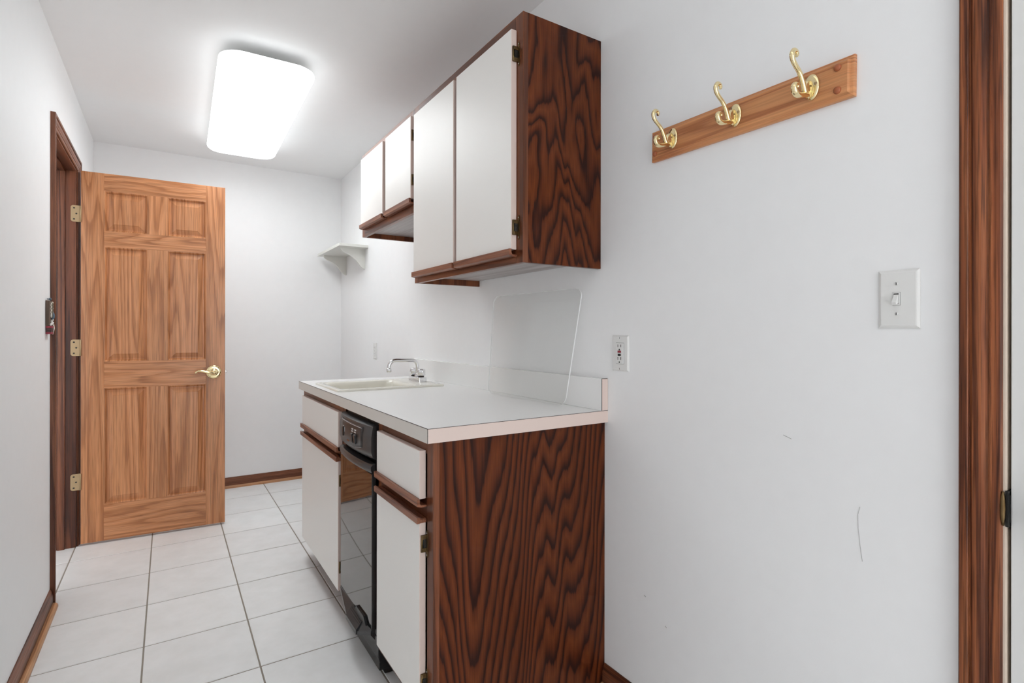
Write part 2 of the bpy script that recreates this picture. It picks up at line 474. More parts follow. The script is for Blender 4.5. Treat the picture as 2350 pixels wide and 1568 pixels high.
# baseboards with shoe moulding (each a piece of the setting)
BH = 0.077
base_prof = [(0, 0), (0.012, 0), (0.012, 0.052), (0.0095, 0.058), (0.0095, 0.062), (0.006, 0.070), (0.004, BH), (0, BH)]
shoe_prof = [(0.012, 0.0), (0.029, 0.0), (0.0285, 0.007), (0.026, 0.013), (0.021, 0.0175), (0.0155, 0.019), (0.012, 0.019)]
bl = sempty('baseboard_left', (XL, YF, 0), 'dark oak baseboard with worn shoe moulding along the left wall', 'baseboard')
MB().prism([(XL + a, z) for a, z in base_prof], 'y', YF, 2.945).build('board', 'case_y', bl)
MB().prism([(XL + a, z) for a, z in shoe_prof], 'y', YF, 2.945).build('shoe_moulding', 'shoe_y', bl)
bl2 = sempty('baseboard_left_corner', (XL, 3.78, 0), 'short oak baseboard hidden behind the open oak door', 'baseboard')
MB().prism([(XL + a, z) for a, z in base_prof], 'y', 3.785, YB).build('board', 'case_y', bl2)
bb = sempty('baseboard_back', (XL, YB, 0), 'dark oak baseboard with pale shoe moulding under the end wall', 'baseboard')
MB().prism([(YB - a, z) for a, z in base_prof], 'x', XL, 0).build('board', 'case_x', bb)
MB().prism([(YB - a, z) for a, z in shoe_prof], 'x', XL, 0).build('shoe_moulding', 'shoe_x', bb)
br = sempty('baseboard_right', (0, 0.4, 0), 'dark oak baseboard right of the base cabinet', 'baseboard')
MB().prism([(-a, z) for a, z in base_prof], 'y', 0.378, 1.308).build('board', 'case_y', br)
MB().prism([(-a, z) for a, z in shoe_prof], 'y', 0.378, 1.308).build('shoe_moulding', 'shoe_y', br)
br2 = sempty('baseboard_right_far', (0, 3.0, 0), 'dark oak baseboard on the right wall beyond the counter', 'baseboard')
MB().prism([(-a, z) for a, z in base_prof], 'y', 2.935, YB - 0.03).build('board', 'case_y', br2)

# door casings: moulded profile, u across from the outer edge, t thickness
CW = 0.0575
case_prof = [(0, 0), (0, 0.0165), (0.0015, 0.018), (0.012, 0.018), (0.0135, 0.0165), (0.0140, 0.0135), (0.0155, 0.0135), (0.019, 0.0155), (0.025, 0.0162),
             (0.031, 0.0150), (0.036, 0.0120), (0.040, 0.0108), (0.0415, 0.0125), (0.0435, 0.0125), (0.0445, 0.0105), (0.050, 0.0100), (CW - 0.003, 0.0088), (CW, 0.006), (CW, 0)]
def mitred_casing(plane_x, sgn, y_out0, y_out1, z_top, parent, mat_v, mat_h):
    """Two legs and a head with mitred corners on a wall x=plane_x; sgn is the direction out of the wall."""
    def sweep(path, name, mat):
        mb = MB(); t = bmesh.new(); rings = []
        for f in path:
            rings.append([t.verts.new(f(u, tt)) for u, tt in case_prof])
        n = len(case_prof)
        for i in range(n):
            j = (i + 1) % n
            t.faces.new((rings[0][i], rings[0][j], rings[1][j], rings[1][i]))
        t.faces.new(rings[0][::-1]); t.faces.new(rings[1])
        bmesh.ops.recalc_face_normals(t, faces=t.faces[:])
        mb._join(t, mat); mb.build(name, mat, parent)
    sweep([lambda u, t: (plane_x + sgn * t, y_out0 + u, 0.0), lambda u, t: (plane_x + sgn * t, y_out0 + u, z_top - u)], 'side_casing', mat_v)
    sweep([lambda u, t: (plane_x + sgn * t, y_out1 - u, 0.0), lambda u, t: (plane_x + sgn * t, y_out1 - u, z_top - u)], 'side_casing', mat_v)
    sweep([lambda u, t: (plane_x + sgn * t, y_out0 + u, z_top - u), lambda u, t: (plane_x + sgn * t, y_out1 - u, z_top - u)], 'head_casing', mat_h)

tr1 = sempty('trim_1', (XL, 3.36, 0), 'dark oak casing and jamb around the open left doorway', 'door frame')
mitred_casing(XL, 1, 2.952, 3.770, 2.100, tr1, 'case_z', 'case_y')
JT = 0.016
JX0 = XL - WT - 0.004
def jamb(y0, y1, z0, z1, name, mat):
    B(JX0, XL + 0.001, y0, y1, z0, z1, 0.001).build(name, mat, tr1)
jamb(OY0, OY0 + JT, 0, OZ - JT, 'side_jamb', 'jamb_z')
jamb(OY1 - JT, OY1, 0, OZ - JT, 'side_jamb', 'jamb_z')
jamb(OY0, OY1, OZ - JT, OZ, 'head_jamb', 'case_y')
SX0, SX1 = XL - 0.075, XL - 0.045
B(SX0, SX1, OY0 + JT, OY0 + JT + 0.011, 0, OZ - JT, 0.0015).build('door_stop', 'case_z', tr1)
B(SX0, SX1, OY1 - JT - 0.011, OY1 - JT, 0, OZ - JT, 0.0015).build('door_stop', 'case_z', tr1)
B(SX0, SX1, OY0 + JT, OY1 - JT, OZ - JT - 0.011, OZ - JT, 0.0015).build('door_stop', 'case_y', tr1)

# ---------------------------------------------------------------- door_1: six-panel oak door, open
DW, DH, DT = 0.690, 2.030, 0.035
door = sempty('door_1', (-1.609, 3.699, 0.012), 'open six panel oak door with brass lever and hinges', 'door')
# local frame: x along the width from the hinge, y through the thickness (0 = face towards the viewer), z up
def dbox(x0, x1, y0, y1, z0, z1, bevel, name, mat, parent=door):
    mb = MB(); mb.box(x0, x1, y0, y1, z0, z1, bevel)
    me = bpy.data.meshes.new(name); mb.bm.to_mesh(me); mb.bm.free()
    me.materials.append(M[mat])
    o = bpy.data.objects.new(name, me); COL.objects.link(o); o.parent = parent
    return o
def dmesh(mb, name, mat, parent=door):
    me = bpy.data.meshes.new(name); mb.bm.to_mesh(me); mb.bm.free()
    for mt in (mb.mats or [M[mat]]): me.materials.append(mt)
    o = bpy.data.objects.new(name, me); COL.objects.link(o); o.parent = parent
    return o
ST = 0.101; MU0, MU1 = 0.300, 0.396
rows = [(0.200, 0.842), (0.990, 1.624), (1.712, 1.934)]      # panel openings, z from the door's foot
dbox(0, ST, 0, DT, 0, DH, 0.0012, 'stile', 'door_v')
dbox(DW - ST, DW, 0, DT, 0, DH, 0.0012, 'stile', 'door_v')
rails = [(0, rows[0][0]), (rows[0][1], rows[1][0]), (rows[1][1], rows[2][0]), (rows[2][1], DH)]
for z0, z1 in rails: dbox(ST, DW - ST, 0, DT, z0, z1, 0.0010, 'rail', 'door_h')
for z0, z1 in rows: dbox(MU0, MU1, 0, DT, z0, z1, 0.0010, 'mullion', 'door_v')
def raised_panel(x0, x1, z0, z1):
    mb = MB(); t = bmesh.new()
    rings = []
    for ins, y in ((0.0, 0.0), (0.003, 0.0006), (0.009, 0.0095), (0.011, 0.0150), (0.016, 0.0150), (0.040, 0.0050), (0.0415, 0.0030)):
        rings.append([t.verts.new(c) for c in ((x0 + ins, y, z0 + ins), (x1 - ins, y, z0 + ins), (x1 - ins, y, z1 - ins), (x0 + ins, y, z1 - ins))])
    back = [t.verts.new((c.co.x, DT, c.co.z)) for c in rings[0]]
    for a, b in zip(rings, rings[1:]):
        for s in range(4): t.faces.new((a[s], a[(s + 1) % 4], b[(s + 1) % 4], b[s]))
    for s in range(4): t.faces.new((rings[0][s], rings[0][(s + 1) % 4], back[(s + 1) % 4], back[s]))
    t.faces.new(rings[-1]); t.faces.new(back)
    bmesh.ops.recalc_face_normals(t, faces=t.faces[:])
    mb._join(t, 'door_v'); dmesh(mb, 'panel', 'door_v')
for z0, z1 in rows:
    raised_panel(ST, MU0, z0, z1); raised_panel(MU1, DW - ST, z0, z1)
door.rotation_euler = (0, 0, -0.0516)
# lever set (turned with the door)
lv = bpy.data.objects.new('lever_handle', None); COL.objects.link(lv); lv.parent = door; lv.location = (0.630, 0, 0.914)
lv['label'] = 'polished brass lever handle'
mb = MB(); mb.lathe([(0.041, 0), (0.041, 0.003), (0.037, 0.007), (0.030, 0.0085), (0.024, 0.008), (0.015, 0.011), (0.013, 0.030), (0.0, 0.032)], (0, 0, 0), '-y', 40, 'brass')
dmesh(mb, 'rosette', 'brass', lv)
mb = MB()
mb.tube([(0.006, -0.032, -0.002), (-0.006, -0.040, -0.003), (-0.025, -0.044, 0.000), (-0.048, -0.045, 0.006), (-0.068, -0.045, 0.010), (-0.082, -0.044, 0.010), (-0.091, -0.043, 0.004), (-0.096, -0.042, -0.005)],
        [0.010, 0.0095, 0.0085, 0.0075, 0.0068, 0.0062, 0.0055, 0.0045], 14, 'brass')
dmesh(mb, 'lever', 'brass', lv)
mb = MB(); mb.lathe([(0.038, 0), (0.036, 0.006), (0.014, 0.010), (0.013, 0.045), (0.0, 0.047)], (0, DT, 0), 'y', 32, 'brass'); dmesh(mb, 'rosette', 'brass', lv)
dbox(DW - 0.001, DW + 0.010, 0.012, 0.024, 0.905, 0.923, 0.002, 'latch_bolt', 'screw')
# hinges: leaf on the jamb, leaf on the slab edge, knuckle
for zc in (1.806, 1.080, 0.352):
    hg = bpy.data.objects.new('butt_hinge', None); COL.objects.link(hg); hg.parent = door
    hg['label'] = 'tarnished brass butt hinge'
    mb = MB()
    mb.tube([(-0.001, -0.004, zc - 0.012 - 0.044), (-0.001, -0.004, zc - 0.012 + 0.044)], 0.0042, 12)
    dmesh(mb, 'knuckle', 'brass_dull', hg)
hj = [1.806, 1.080, 0.352]
for zc in hj:
    h = 0.0445
    pts = [(XL + 0.020, zc - h), (XL + 0.020, zc + h)] + [(a, z) for a, z in arc(XL - 0.010, zc + h - 0.012, 0.012, 90, 180, 5)] + [(a, z) for a, z in arc(XL - 0.010, zc - h + 0.012, 0.012, 180, 270, 5)]
    lf = MB(); lf.prism(pts, 'y', OY1 - JT - 0.0028, OY1 - JT, 'brass_dull')
    lf = lf.build('hinge_leaf', 'brass_dull', tr1)
    for dz in (-0.03, 0.0, 0.03):
        MB().lathe([(0.0045, 0), (0.0035, 0.0012), (0, 0.0012)], (XL - 0.008 + (0.010 if dz == 0 else 0.0), OY1 - JT - 0.0028, zc + dz), '-y', 12).build('screw', 'hinge_dark', lf)

# ---------------------------------------------------------------- trim_2 and door_2 at the right edge
tr2 = sempty('trim_2', (0, 0.0, 0), 'broad moulded oak casing at the right edge of the picture', 'door frame')
mitred_casing(0.0, -1, -0.5815, 0.3690, 2.125, tr2, 'near_case', 'case_y')
B(-0.004, WT, 0.3070, RY1, 0, 2.05, 0.0015).build('side_jamb', 'cream', tr2)
B(-0.004, WT, RY0, RY0 + 0.012, 0, 2.05, 0.0015).build('side_jamb', 'cream', tr2)
B(-0.004, WT, RY0, RY1, 2.048, 2.06, 0.0015).build('head_jamb', 'cream', tr2)
B(0.046, 0.060, 0.288, 0.3070, 0, 2.05).build('weather_seal', 'gap', tr2)
sp = MB(); sp.tube([(-0.006, 0.3110, 0.834), (-0.0085, 0.3108, 0.848), (-0.0090, 0.3106, 0.863), (-0.0085, 0.3108, 0.878), (-0.006, 0.3110, 0.892)], [0.002, 0.0035, 0.004, 0.0035, 0.002], 10, 'antique')
sp.box(-0.0055, 0.02, 0.3035, 0.3085, 0.832, 0.894, 0.001, 'gap')
spo = sp.build('strike_plate', 'antique', tr2); spo['label'] = 'dark brass strike plate'
d2 = sempty('door_2', (0, 0.298, 0), 'plain white door at the extreme right edge', 'door')
B(0.000, 0.044, RY0 + 0.015, 0.3022, 0.012, 2.045, 0.0015).build('slab', 'door_white', d2)
B(-0.001, 0.012, 0.3020, 0.3045, 0.840, 0.886, 0.0005).build('latch_face', 'gap', d2)
MB().lathe([(0.033, 0), (0.032, 0.006), (0.014, 0.010), (0.012, 0.035), (0.026, 0.045), (0.028, 0.058), (0.02, 0.068), (0, 0.070)], (0.0, 0.235, 0.863), '-x', 28).build('knob', 'brass', d2)

# ---------------------------------------------------------------- ceiling lights
def rr_loops(cx, cy, hx, hy, r, n=8):
    return round_rect(cx - hx, cx + hx, cy - hy, cy + hy, r, n)
def ceiling_light(loc, rz, mat, label):
    t = thing('ceiling_light', loc, label, 'ceiling light', 'flush rectangular ceiling lights')
    def local(mb, name, mt):
        me = bpy.data.meshes.new(name); mb.bm.to_mesh(me); mb.bm.free()
        for x in (mb.mats or [M[mt]]): me.materials.append(x)
        o = bpy.data.objects.new(name, me); COL.objects.link(o); o.parent = t; return o
    b = MB(); b.box(-0.134, 0.134, -0.61, 0.61, -0.052, 0.0, 0.003)
    local(b, 'base_tray', 'fixture')
    # pillow diffuser: stacked rounded loops
    mb = MB(); bmm = bmesh.new(); rings = []
    for hx, hy, r, z in ((0.150, 0.672, 0.05, -0.046), (0.192, 0.716, 0.085, -0.047), (0.2005, 0.7245, 0.09, -0.053), (0.203, 0.727, 0.092, -0.062), (0.2005, 0.7245, 0.09, -0.073),
                         (0.190, 0.714, 0.083, -0.083), (0.165, 0.689, 0.07, -0.091), (0.12, 0.644, 0.05, -0.0955), (0.06, 0.584, 0.03, -0.098)):
        rings.append([bmm.verts.new((x, y, z)) for x, y in rr_loops(0, 0, hx, hy, r)])
    n = len(rings[0])
    for a, c in zip(rings, rings[1:]):
        for s in range(n):
            f = bmm.faces.new((a[s], a[(s + 1) % n], c[(s + 1) % n], c[s])); f.smooth = True
    f = bmm.faces.new(rings[-1]); f.smooth = True
    bmm.faces.new(rings[0][::-1])
    bmesh.ops.recalc_face_normals(bmm, faces=bmm.faces[:])
    mb._join(bmm, mat)
    i_top = mb.mi('fixture'); i_rim = mb.mi('lamp_rim'); mb.bm.normal_update()
    for f in mb.bm.faces:                       # the rim turned up at the ceiling is thick and dim, its flange opaque
        if f.normal.z > 0.9: f.material_index = i_top
        elif f.normal.z > 0.10: f.material_index = i_rim
    local(mb, 'diffuser', mat)
    t.rotation_euler = (0, 0, rz)
    return t
ceiling_light((-0.812, 3.305, ZC), -0.02, 'lamp_far', 'lit white pillow diffuser ceiling light near the end wall')
ceiling_light((-0.812, 0.05, ZC), 0.0, 'lamp_near', 'lit white flush ceiling light above the viewer')

# ---------------------------------------------------------------- cabinets
def cab_door(parent, xf, y0, y1, z0, z1, th, name='door', pull='bottom', pull_over=(0.004, 0.002)):
    """White slab door/drawer front (front face at x=xf, th thick) with pinkish edge banding and an oak finger pull."""
    mb = MB()
    mb.box(xf, xf + th, y0, y1, z0, z1, 0.0012, seg=1)
    i_e = mb.mi('white_lam'); i_b = mb.mi('edge_band')
    mb.bm.normal_update()
    for f in mb.bm.faces: f.material_index = i_b if (abs(f.normal.y) > 0.6 or abs(f.normal.z) > 0.6) else i_e
    o = mb.build(name, 'white_lam', parent)
    ya, yb = y0 - pull_over[0], y1 + pull_over[1]
    if pull == 'bottom':
        z = z0
        sec = [(xf - 0.009, z + 0.001), (xf - 0.009, z - 0.018), (xf + 0.003, z - 0.0215), (xf + th, z - 0.0215), (xf + th, z - 0.0165), (xf + 0.002, z - 0.0155), (xf - 0.001, z - 0.010), (xf - 0.001, z + 0.001)]
    else:
        z = z1
        sec = [(xf - 0.009, z - 0.001), (xf - 0.009, z + 0.0155), (xf - 0.004, z + 0.017), (xf + 0.006, z + 0.013), (xf + th - 0.002, z + 0.0125), (xf + th, z + 0.0105), (xf + th, z + 0.0), (xf - 0.0, z + 0.0), (xf - 0.001, z - 0.001)]
    if pull:
        p = MB().prism(sec, 'y', ya, yb).build('finger_pull', 'pull_y', o)
        p['label'] = 'oak finger pull strip'
    return o
def cab_hinge(parent, x_frame, xf, y_edge, zc, s=-1):
    """Antique brass surface hinge: pointed leaf standing on the frame, wrap on the door edge, dark barrel. s=-1: towards -y."""
    mb = MB(); h = 0.024
    yl = y_edge + s * 0.011
    mb.prism([(yl - 0.004, zc - h + 0.004), (yl + 0.004, zc - h + 0.004), (yl + 0.004, zc + h - 0.004), (yl + 0.0035, zc + h + 0.008), (yl, zc + h + 0.014), (yl - 0.0035, zc + h + 0.008), (yl - 0.004, zc + h - 0.004)]
             + [], 'x', x_frame - 0.0022, x_frame, 'antique')
    mb.prism([(yl - 0.0035, zc - h - 0.008), (yl, zc - h - 0.014), (yl + 0.0035, zc - h - 0.008), (yl + 0.004, zc - h + 0.004), (yl - 0.004, zc - h + 0.004)], 'x', x_frame - 0.0022, x_frame, 'antique')
    ym = y_edge + s * 0.0016
    mb.box(xf + 0.003, x_frame - 0.001, y_edge, ym, zc - 0.022, zc + 0.022, 0.0007, 'antique')
    mb.tube([(xf + 0.0055, y_edge + s * 0.003, zc - 0.023), (xf + 0.0055, y_edge + s * 0.003, zc + 0.023)], 0.0032, 10, 'antique')
    for a in (-0.0175, 0.0175):
        mb.box(xf + 0.006, x_frame - 0.0005, y_edge, y_edge + s * 0.007, zc + a - 0.0055, zc + a + 0.0055, 0.001, 'antique')
    mb.box(xf + 0.009, x_frame - 0.001, y_edge, y_edge + s * 0.006, zc - 0.012, zc + 0.012, 0.001, 'hinge_dark')
    for a in (-0.030, 0.030):
        mb.lathe([(0.0022, 0), (0.0018, 0.001), (0, 0.0012)], (x_frame - 0.0022, yl, zc + a), '-x', 8, 'screw')
    o = mb.build('cabinet_hinge', 'antique', parent)
    o['label'] = 'antique brass surface hinge'
    return o

XU, XUD = -0.313, -0.3345                 # upper face frame and door faces
def upper(y0, y1, z0, z1, label, side_mat, doors, rail_b, rec):
    t = thing('wall_cabinet', (0, y0, z0), label, 'cabinet', 'oak and white wall cabinets')
    B(XU + 0.019, -0.0005, y0, y0 + 0.016, z0, z1, 0.0008).build('side_panel', side_mat, t)
    B(XU + 0.019, -0.0005, y1 - 0.016, y1, z0, z1, 0.0008).build('side_panel', 'frame_z', t)
    B(XU + 0.019, -0.002, y0 + 0.016, y1 - 0.016, z0 + rec, z0 + rec + 0.014).build('bottom_panel', 'bottom', t)
    B(XU + 0.019, -0.002, y0 + 0.016, y1 - 0.016, z1 - 0.016, z1).build('top_panel', 'frame_y', t)
    B(-0.008, -0.002, y0 + 0.016, y1 - 0.016, z0 + rec + 0.014, z1 - 0.016).build('back_panel', 'frame_z', t)
    B(XU, XU + 0.019, y0, y0 + 0.040, z0, z1, 0.0012).build('frame_stile', 'frame_z', t)
    B(XU, XU + 0.019, y1 - 0.040, y1, z0, z1, 0.0012).build('frame_stile', 'frame_z', t)
    B(XU, XU + 0.019, y0 + 0.040, y1 - 0.040, z0, z0 + rail_b, 0.0010).build('frame_rail', 'frame_y', t)
    B(XU, XU + 0.019, y0 + 0.040, y1 - 0.040, z1 - 0.048, z1, 0.0010).build('frame_rail', 'frame_y', t)
    for (a, b_, za, zb, hinges, side) in doors:
        d = cab_door(t, XUD, a, b_, za, zb, 0.0200)
        for hz in hinges: cab_hinge(d, XU, XUD, a if side < 0 else b_, hz, side)
    return t
M['bottom'] = wood('birch_underside', 'Y', rgb(176, 170, 168), rgb(168, 160, 158), rgb(150, 140, 137), rings=5, across=6, along=0.5, pore=0.15, rough=0.4)
upper(1.3305, 2.167, 1.377, 2.135, 'tall dark oak wall cabinet with two long white doors', 'panel_up',
      [(1.363, 1.7315, 1.4185, 2.090, (2.014, 1.485), -1), (1.755, 2.1295, 1.4185, 2.090, (), 1)], 0.042, 0.026)
upper(2.1672, 2.909, 1.687, 2.135, 'short dark oak wall cabinet with two white doors near the end wall', 'frame_z',
      [(2.164, 2.482, 1.7425, 2.098, (2.015, 1.823), -1), (2.523, 2.867, 1.7425, 2.098, (), 1)], 0.050, 0.026)

XB, XBD = -0.6150, -0.6340                # base face frame, door faces
CT_Z, CT_T = 0.910, 0.039                 # counter top and its edge height
ZCAB = CT_Z - CT_T + 0.001
TK = 0.10                                 # toe kick height
def base_cab(y0, y1, label, near_panel):
    t = thing('base_cabinet', (0, y0, 0), label, 'cabinet', 'oak and white base cabinets')
    notch = [(XB + 0.019, TK), (XB + 0.019, ZCAB), (-0.0005, ZCAB), (-0.0005, 0.0), (-0.545, 0.0), (-0.545, TK)]
    full = [(XB + 0.019, 0.0), (XB + 0.019, ZCAB), (-0.0005, ZCAB), (-0.0005, 0.0)]
    MB().prism(full if near_panel else notch, 'y', y0, y0 + 0.016).build('side_panel', 'panel_low' if near_panel else 'frame_z', t)
    MB().prism(notch, 'y', y1 - 0.016, y1).build('side_panel', 'frame_z', t)
    B(XB + 0.019, -0.002, y0 + 0.016, y1 - 0.016, TK, TK + 0.016).build('bottom_panel', 'frame_y', t)
    B(-0.008, -0.002, y0 + 0.016, y1 - 0.016, TK + 0.016, ZCAB).build('back_panel', 'frame_z', t)
    zf0 = 0.0 if near_panel else TK
    B(XB, XB + 0.019, y0, y0 + 0.040, TK, ZCAB, 0.0012).build('frame_stile', 'frame_z', t)
    B(XB, XB + 0.019, y1 - 0.040, y1, TK, ZCAB, 0.0012).build('frame_stile', 'frame_z', t)
    for za, zb in ((TK, TK + 0.045), (0.655, 0.712), (0.832, ZCAB)):
        B(XB, XB + 0.019, y0 + 0.040, y1 - 0.040, za, zb, 0.0010).build('frame_rail', 'frame_y', t)
    B(-0.545, -0.530, y0 + 0.016, y1 - 0.016, 0.0, TK).build('toe_kick', 'frame_y', t)
    return t
bn = base_cab(1.310, 1.748, 'narrow oak base cabinet with one white drawer and door, grained end panel', True)
cab_door(bn, XBD, 1.357, 1.712, 0.7085, 0.841, 0.0185, 'drawer_front', 'bottom')
dn = cab_door(bn, XBD, 1.357, 1.712, 0.137, 0.6445, 0.0185, 'door', 'top')
for hz in (0.587, 0.208): cab_hinge(dn, XB, XBD, 1.357, hz, -1)
bf = base_cab(2.142, 2.922, 'wide oak sink base cabinet with white door beyond the compactor', False)
cab_door(bf, XBD, 2.186, 2.872, 0.7000, 0.842, 0.0185, 'false_drawer_front', 'bottom')
df_ = cab_door(bf, XBD, 2.186, 2.872, 0.120, 0.6445, 0.0185, 'door', 'top')
cab_hinge(df_, XB, XBD, 2.186, 0.215, -1)
cab_hinge(df_, XB, XBD, 2.186, 0.565, -1)

# ---------------------------------------------------------------- countertop
CX, CY0, CY1 = -0.6377, 1.2956, 2.9367
SKX0, SKX1, SKY0, SKY1 = -0.590, -0.120, 2.318, 2.695      # sink cut-out
ct = thing('countertop', (0, CY0, CT_Z), 'white laminate countertop with pinkish end edge and low backsplash', 'countertop')
mb = MB()
z0, z1 = CT_Z - 0.025, CT_Z
mb.box(CX + 0.002, 0, CY0 + 0.002, SKY0, z0, z1); mb.box(CX + 0.002, 0, SKY1, CY1, z0, z1)
mb.box(CX + 0.002, SKX0, SKY0, SKY1, z0, z1); mb.box(SKX1, 0, SKY0, SKY1, z0, z1)
mb.build('slab', 'white_top', ct)
B(CX, CX + 0.002, CY0 + 0.0, CY1, CT_Z - CT_T, CT_Z - 0.0008, mat='edge_front').build('front_edge_strip', 'edge_front', ct)
B(CX + 0.002, 0.0, CY0, CY0 + 0.002, CT_Z - CT_T, CT_Z - 0.0008, mat='edge_band').build('end_edge_strip', 'edge_band', ct)
B(CX, -0.0, CY1, CY1 + 0.002, CT_Z - CT_T, CT_Z - 0.0008).build('end_edge_strip', 'edge_front', ct)
sm = MB()
sm.box(CX - 0.0003, 0.0, CY0 - 0.0003, CY0 + 0.0021, CT_Z - 0.0008, CT_Z + 0.0002)
sm.box(CX - 0.0003, CX + 0.0021, CY0 + 0.0021, CY1 + 0.002, CT_Z - 0.0008, CT_Z + 0.0002)
sm.box(CX - 0.0003, CX + 0.001, CY0 - 0.0003, CY0 + 0.0008, CT_Z - CT_T, CT_Z - 0.0008)
so = sm.build('laminate_seam', 'seam', ct)
B(CX + 0.004, CX + 0.022, CY0 + 0.004, CY1, CT_Z - CT_T + 0.001, z0, mat='white_top').build('front_buildup', 'white_top', ct)
B(CX + 0.022, -0.01, CY0 + 0.004, CY0 + 0.012, CT_Z - CT_T + 0.001, z0, mat='white_top').build('end_buildup', 'white_top', ct)
bsx = -0.0265
bso = MB()
bso.box(bsx, -0.0001, CY0 + 0.0012, CY1, CT_Z + 0.0002, CT_Z + 0.104, 0.0008)
bs = bso.build('backsplash', 'white_top', ct)
B(bsx + 0.001, -0.001, CY0 - 0.0006, CY0 + 0.0012, CT_Z + 0.0012, CT_Z + 0.1035, 0.0004).build('end_cap', 'edge_band', bs)
B(bsx - 0.0003, bsx + 0.001, CY0 - 0.0004, CY0 + 0.0012, CT_Z + 0.0012, CT_Z + 0.1035).build('seam', 'seam', bs)
B(bsx + 0.002, -0.002, CY0 - 0.0005, CY0 + 0.004, CT_Z + 0.1038, CT_Z + 0.1050).build('seam', 'seam', bs)

# ---------------------------------------------------------------- sink
sk = thing('drop_in_sink', (-0.355, 2.505, CT_Z), 'cream enamel drop in sink set into the white countertop', 'sink')
mb = MB(); t = bmesh.new(); rings = []
def ring(x0, x1, y0, y1, r, z): rings.append([t.verts.new((x, y, z)) for x, y in round_rect(x0, x1, y0, y1, r, 6)])
OX0, OX1, O0, O1 = -0.606, -0.106, 2.300, 2.712
IX0, IX1, I0, I1 = -0.572, -0.232, 2.338, 2.674
ring(OX0, OX1, O0, O1, 0.012, CT_Z + 0.0003)
ring(OX0, OX1, O0, O1, 0.012, CT_Z + 0.006)
ring(OX0 + 0.002, OX1 - 0.002, O0 + 0.002, O1 - 0.002, 0.012, CT_Z + 0.0085)
ring(OX0 + 0.006, OX1 - 0.006, O0 + 0.006, O1 - 0.006, 0.012, CT_Z + 0.0095)
ring(IX0 - 0.010, IX1 + 0.010, I0 - 0.010, I1 + 0.010, 0.035, CT_Z + 0.0090)
ring(IX0, IX1, I0, I1, 0.035, CT_Z + 0.004)
ring(IX0 + 0.006, IX1 - 0.006, I0 + 0.006, I1 - 0.006, 0.035, CT_Z - 0.012)
ring(IX0 + 0.012, IX1 - 0.012, I0 + 0.012, I1 - 0.012, 0.035, CT_Z - 0.13)
ring(IX0 + 0.030, IX1 - 0.030, I0 + 0.030, I1 - 0.030, 0.03, CT_Z - 0.155)
ring(-0.42, -0.38, 2.485, 2.525, 0.018, CT_Z - 0.16)
n = len(rings[0])
for a, b_ in zip(rings, rings[1:]):
    for s in range(n):
        f = t.faces.new((a[s], a[(s + 1) % n], b_[(s + 1) % n], b_[s])); f.smooth = True
t.faces.new(rings[-1])
bmesh.ops.recalc_face_normals(t, faces=t.faces[:])
mb._join(t, 'sink'); mb.build('basin', 'sink', sk)
MB().lathe([(0.036, 0), (0.036, 0.002), (0.028, 0.003), (0.024, 0.001), (0, 0.001)], (-0.40, 2.505, CT_Z - 0.1598), 'z', 24).build('drain', 'chrome', sk)

# ---------------------------------------------------------------- faucet
ZS = CT_Z + 0.0088
fc = thing('faucet', (-0.14, 2.535, ZS), 'chrome two handle faucet with curved spout on the sink', 'faucet')
FX, FY = -0.149, 2.527
mb = MB(); mb.prism(round_rect(FX - 0.022, FX + 0.022, FY - 0.068, FY + 0.068, 0.005, 3), 'z', ZS, ZS + 0.024, 'chrome', bevel=0.0015)
mb.build('base', 'chrome', fc)
sx = FX
pts = [(sx, FY, ZS + 0.022), (sx, FY, ZS + 0.076)]
pts += [(sx - 0.030 + 0.030 * math.cos(a), FY, ZS + 0.076 + 0.030 * math.sin(a)) for a in [math.radians(q) for q in (20, 40, 60, 80, 90)]]
pts += [(sx - 0.07, FY, ZS + 0.107), (sx - 0.112, FY, ZS + 0.108)]
pts += [(sx - 0.116 - 0.034 * math.sin(a), FY, ZS + 0.074 + 0.034 * math.cos(a)) for a in [math.radians(q) for q in (15, 35, 55, 75, 90)]]
pts += [(sx - 0.150, FY, ZS + 0.066)]
sp_ = MB(); sp_.tube(pts, 0.0092, 18, 'chrome')
spt = sp_.build('spout', 'chrome', fc)
MB().lathe([(0.0105, 0), (0.0125, 0.002), (0.0125, 0.016), (0.011, 0.019), (0.009, 0.02), (0, 0.02)], (sx - 0.150, FY, ZS + 0.050), 'z', 20).build('aerator', 'chrome', spt)
MB().lathe([(0.015, 0), (0.015, 0.006), (0.0105, 0.012), (0.0105, 0.016), (0, 0.016)], (sx, FY, ZS + 0.023), 'z', 20).build('collar', 'chrome', spt)
def fknob(y):
    mb = MB(); t = bmesh.new(); rings = []
    for r, z in ((0.018, 0.0), (0.0205, 0.002), (0.0205, 0.024), (0.0185, 0.032), (0.012, 0.036)):
        rings.append([t.verts.new((FX + (r * (1 - 0.10 * (0.5 + 0.5 * math.cos(6 * a)))) * math.cos(a), y + (r * (1 - 0.10 * (0.5 + 0.5 * math.cos(6 * a)))) * math.sin(a), ZS + 0.030 + z)) for a in [2 * math.pi * s / 48 for s in range(48)]])
    for a, b_ in zip(rings, rings[1:]):
        for s in range(48):
            f = t.faces.new((a[s], a[(s + 1) % 48], b_[(s + 1) % 48], b_[s])); f.smooth = True
    t.faces.new(rings[0][::-1]); t.faces.new(rings[-1])
    bmesh.ops.recalc_face_normals(t, faces=t.faces[:])
    mb._join(t, 'chrome'); o = mb.build('handle', 'chrome', fc)
    MB().lathe([(0.014, 0), (0.014, 0.008), (0, 0.008)], (FX, y, ZS + 0.023), 'z', 16).build('stem', 'hinge_dark', o)
fknob(FY - 0.047); fknob(FY + 0.047)

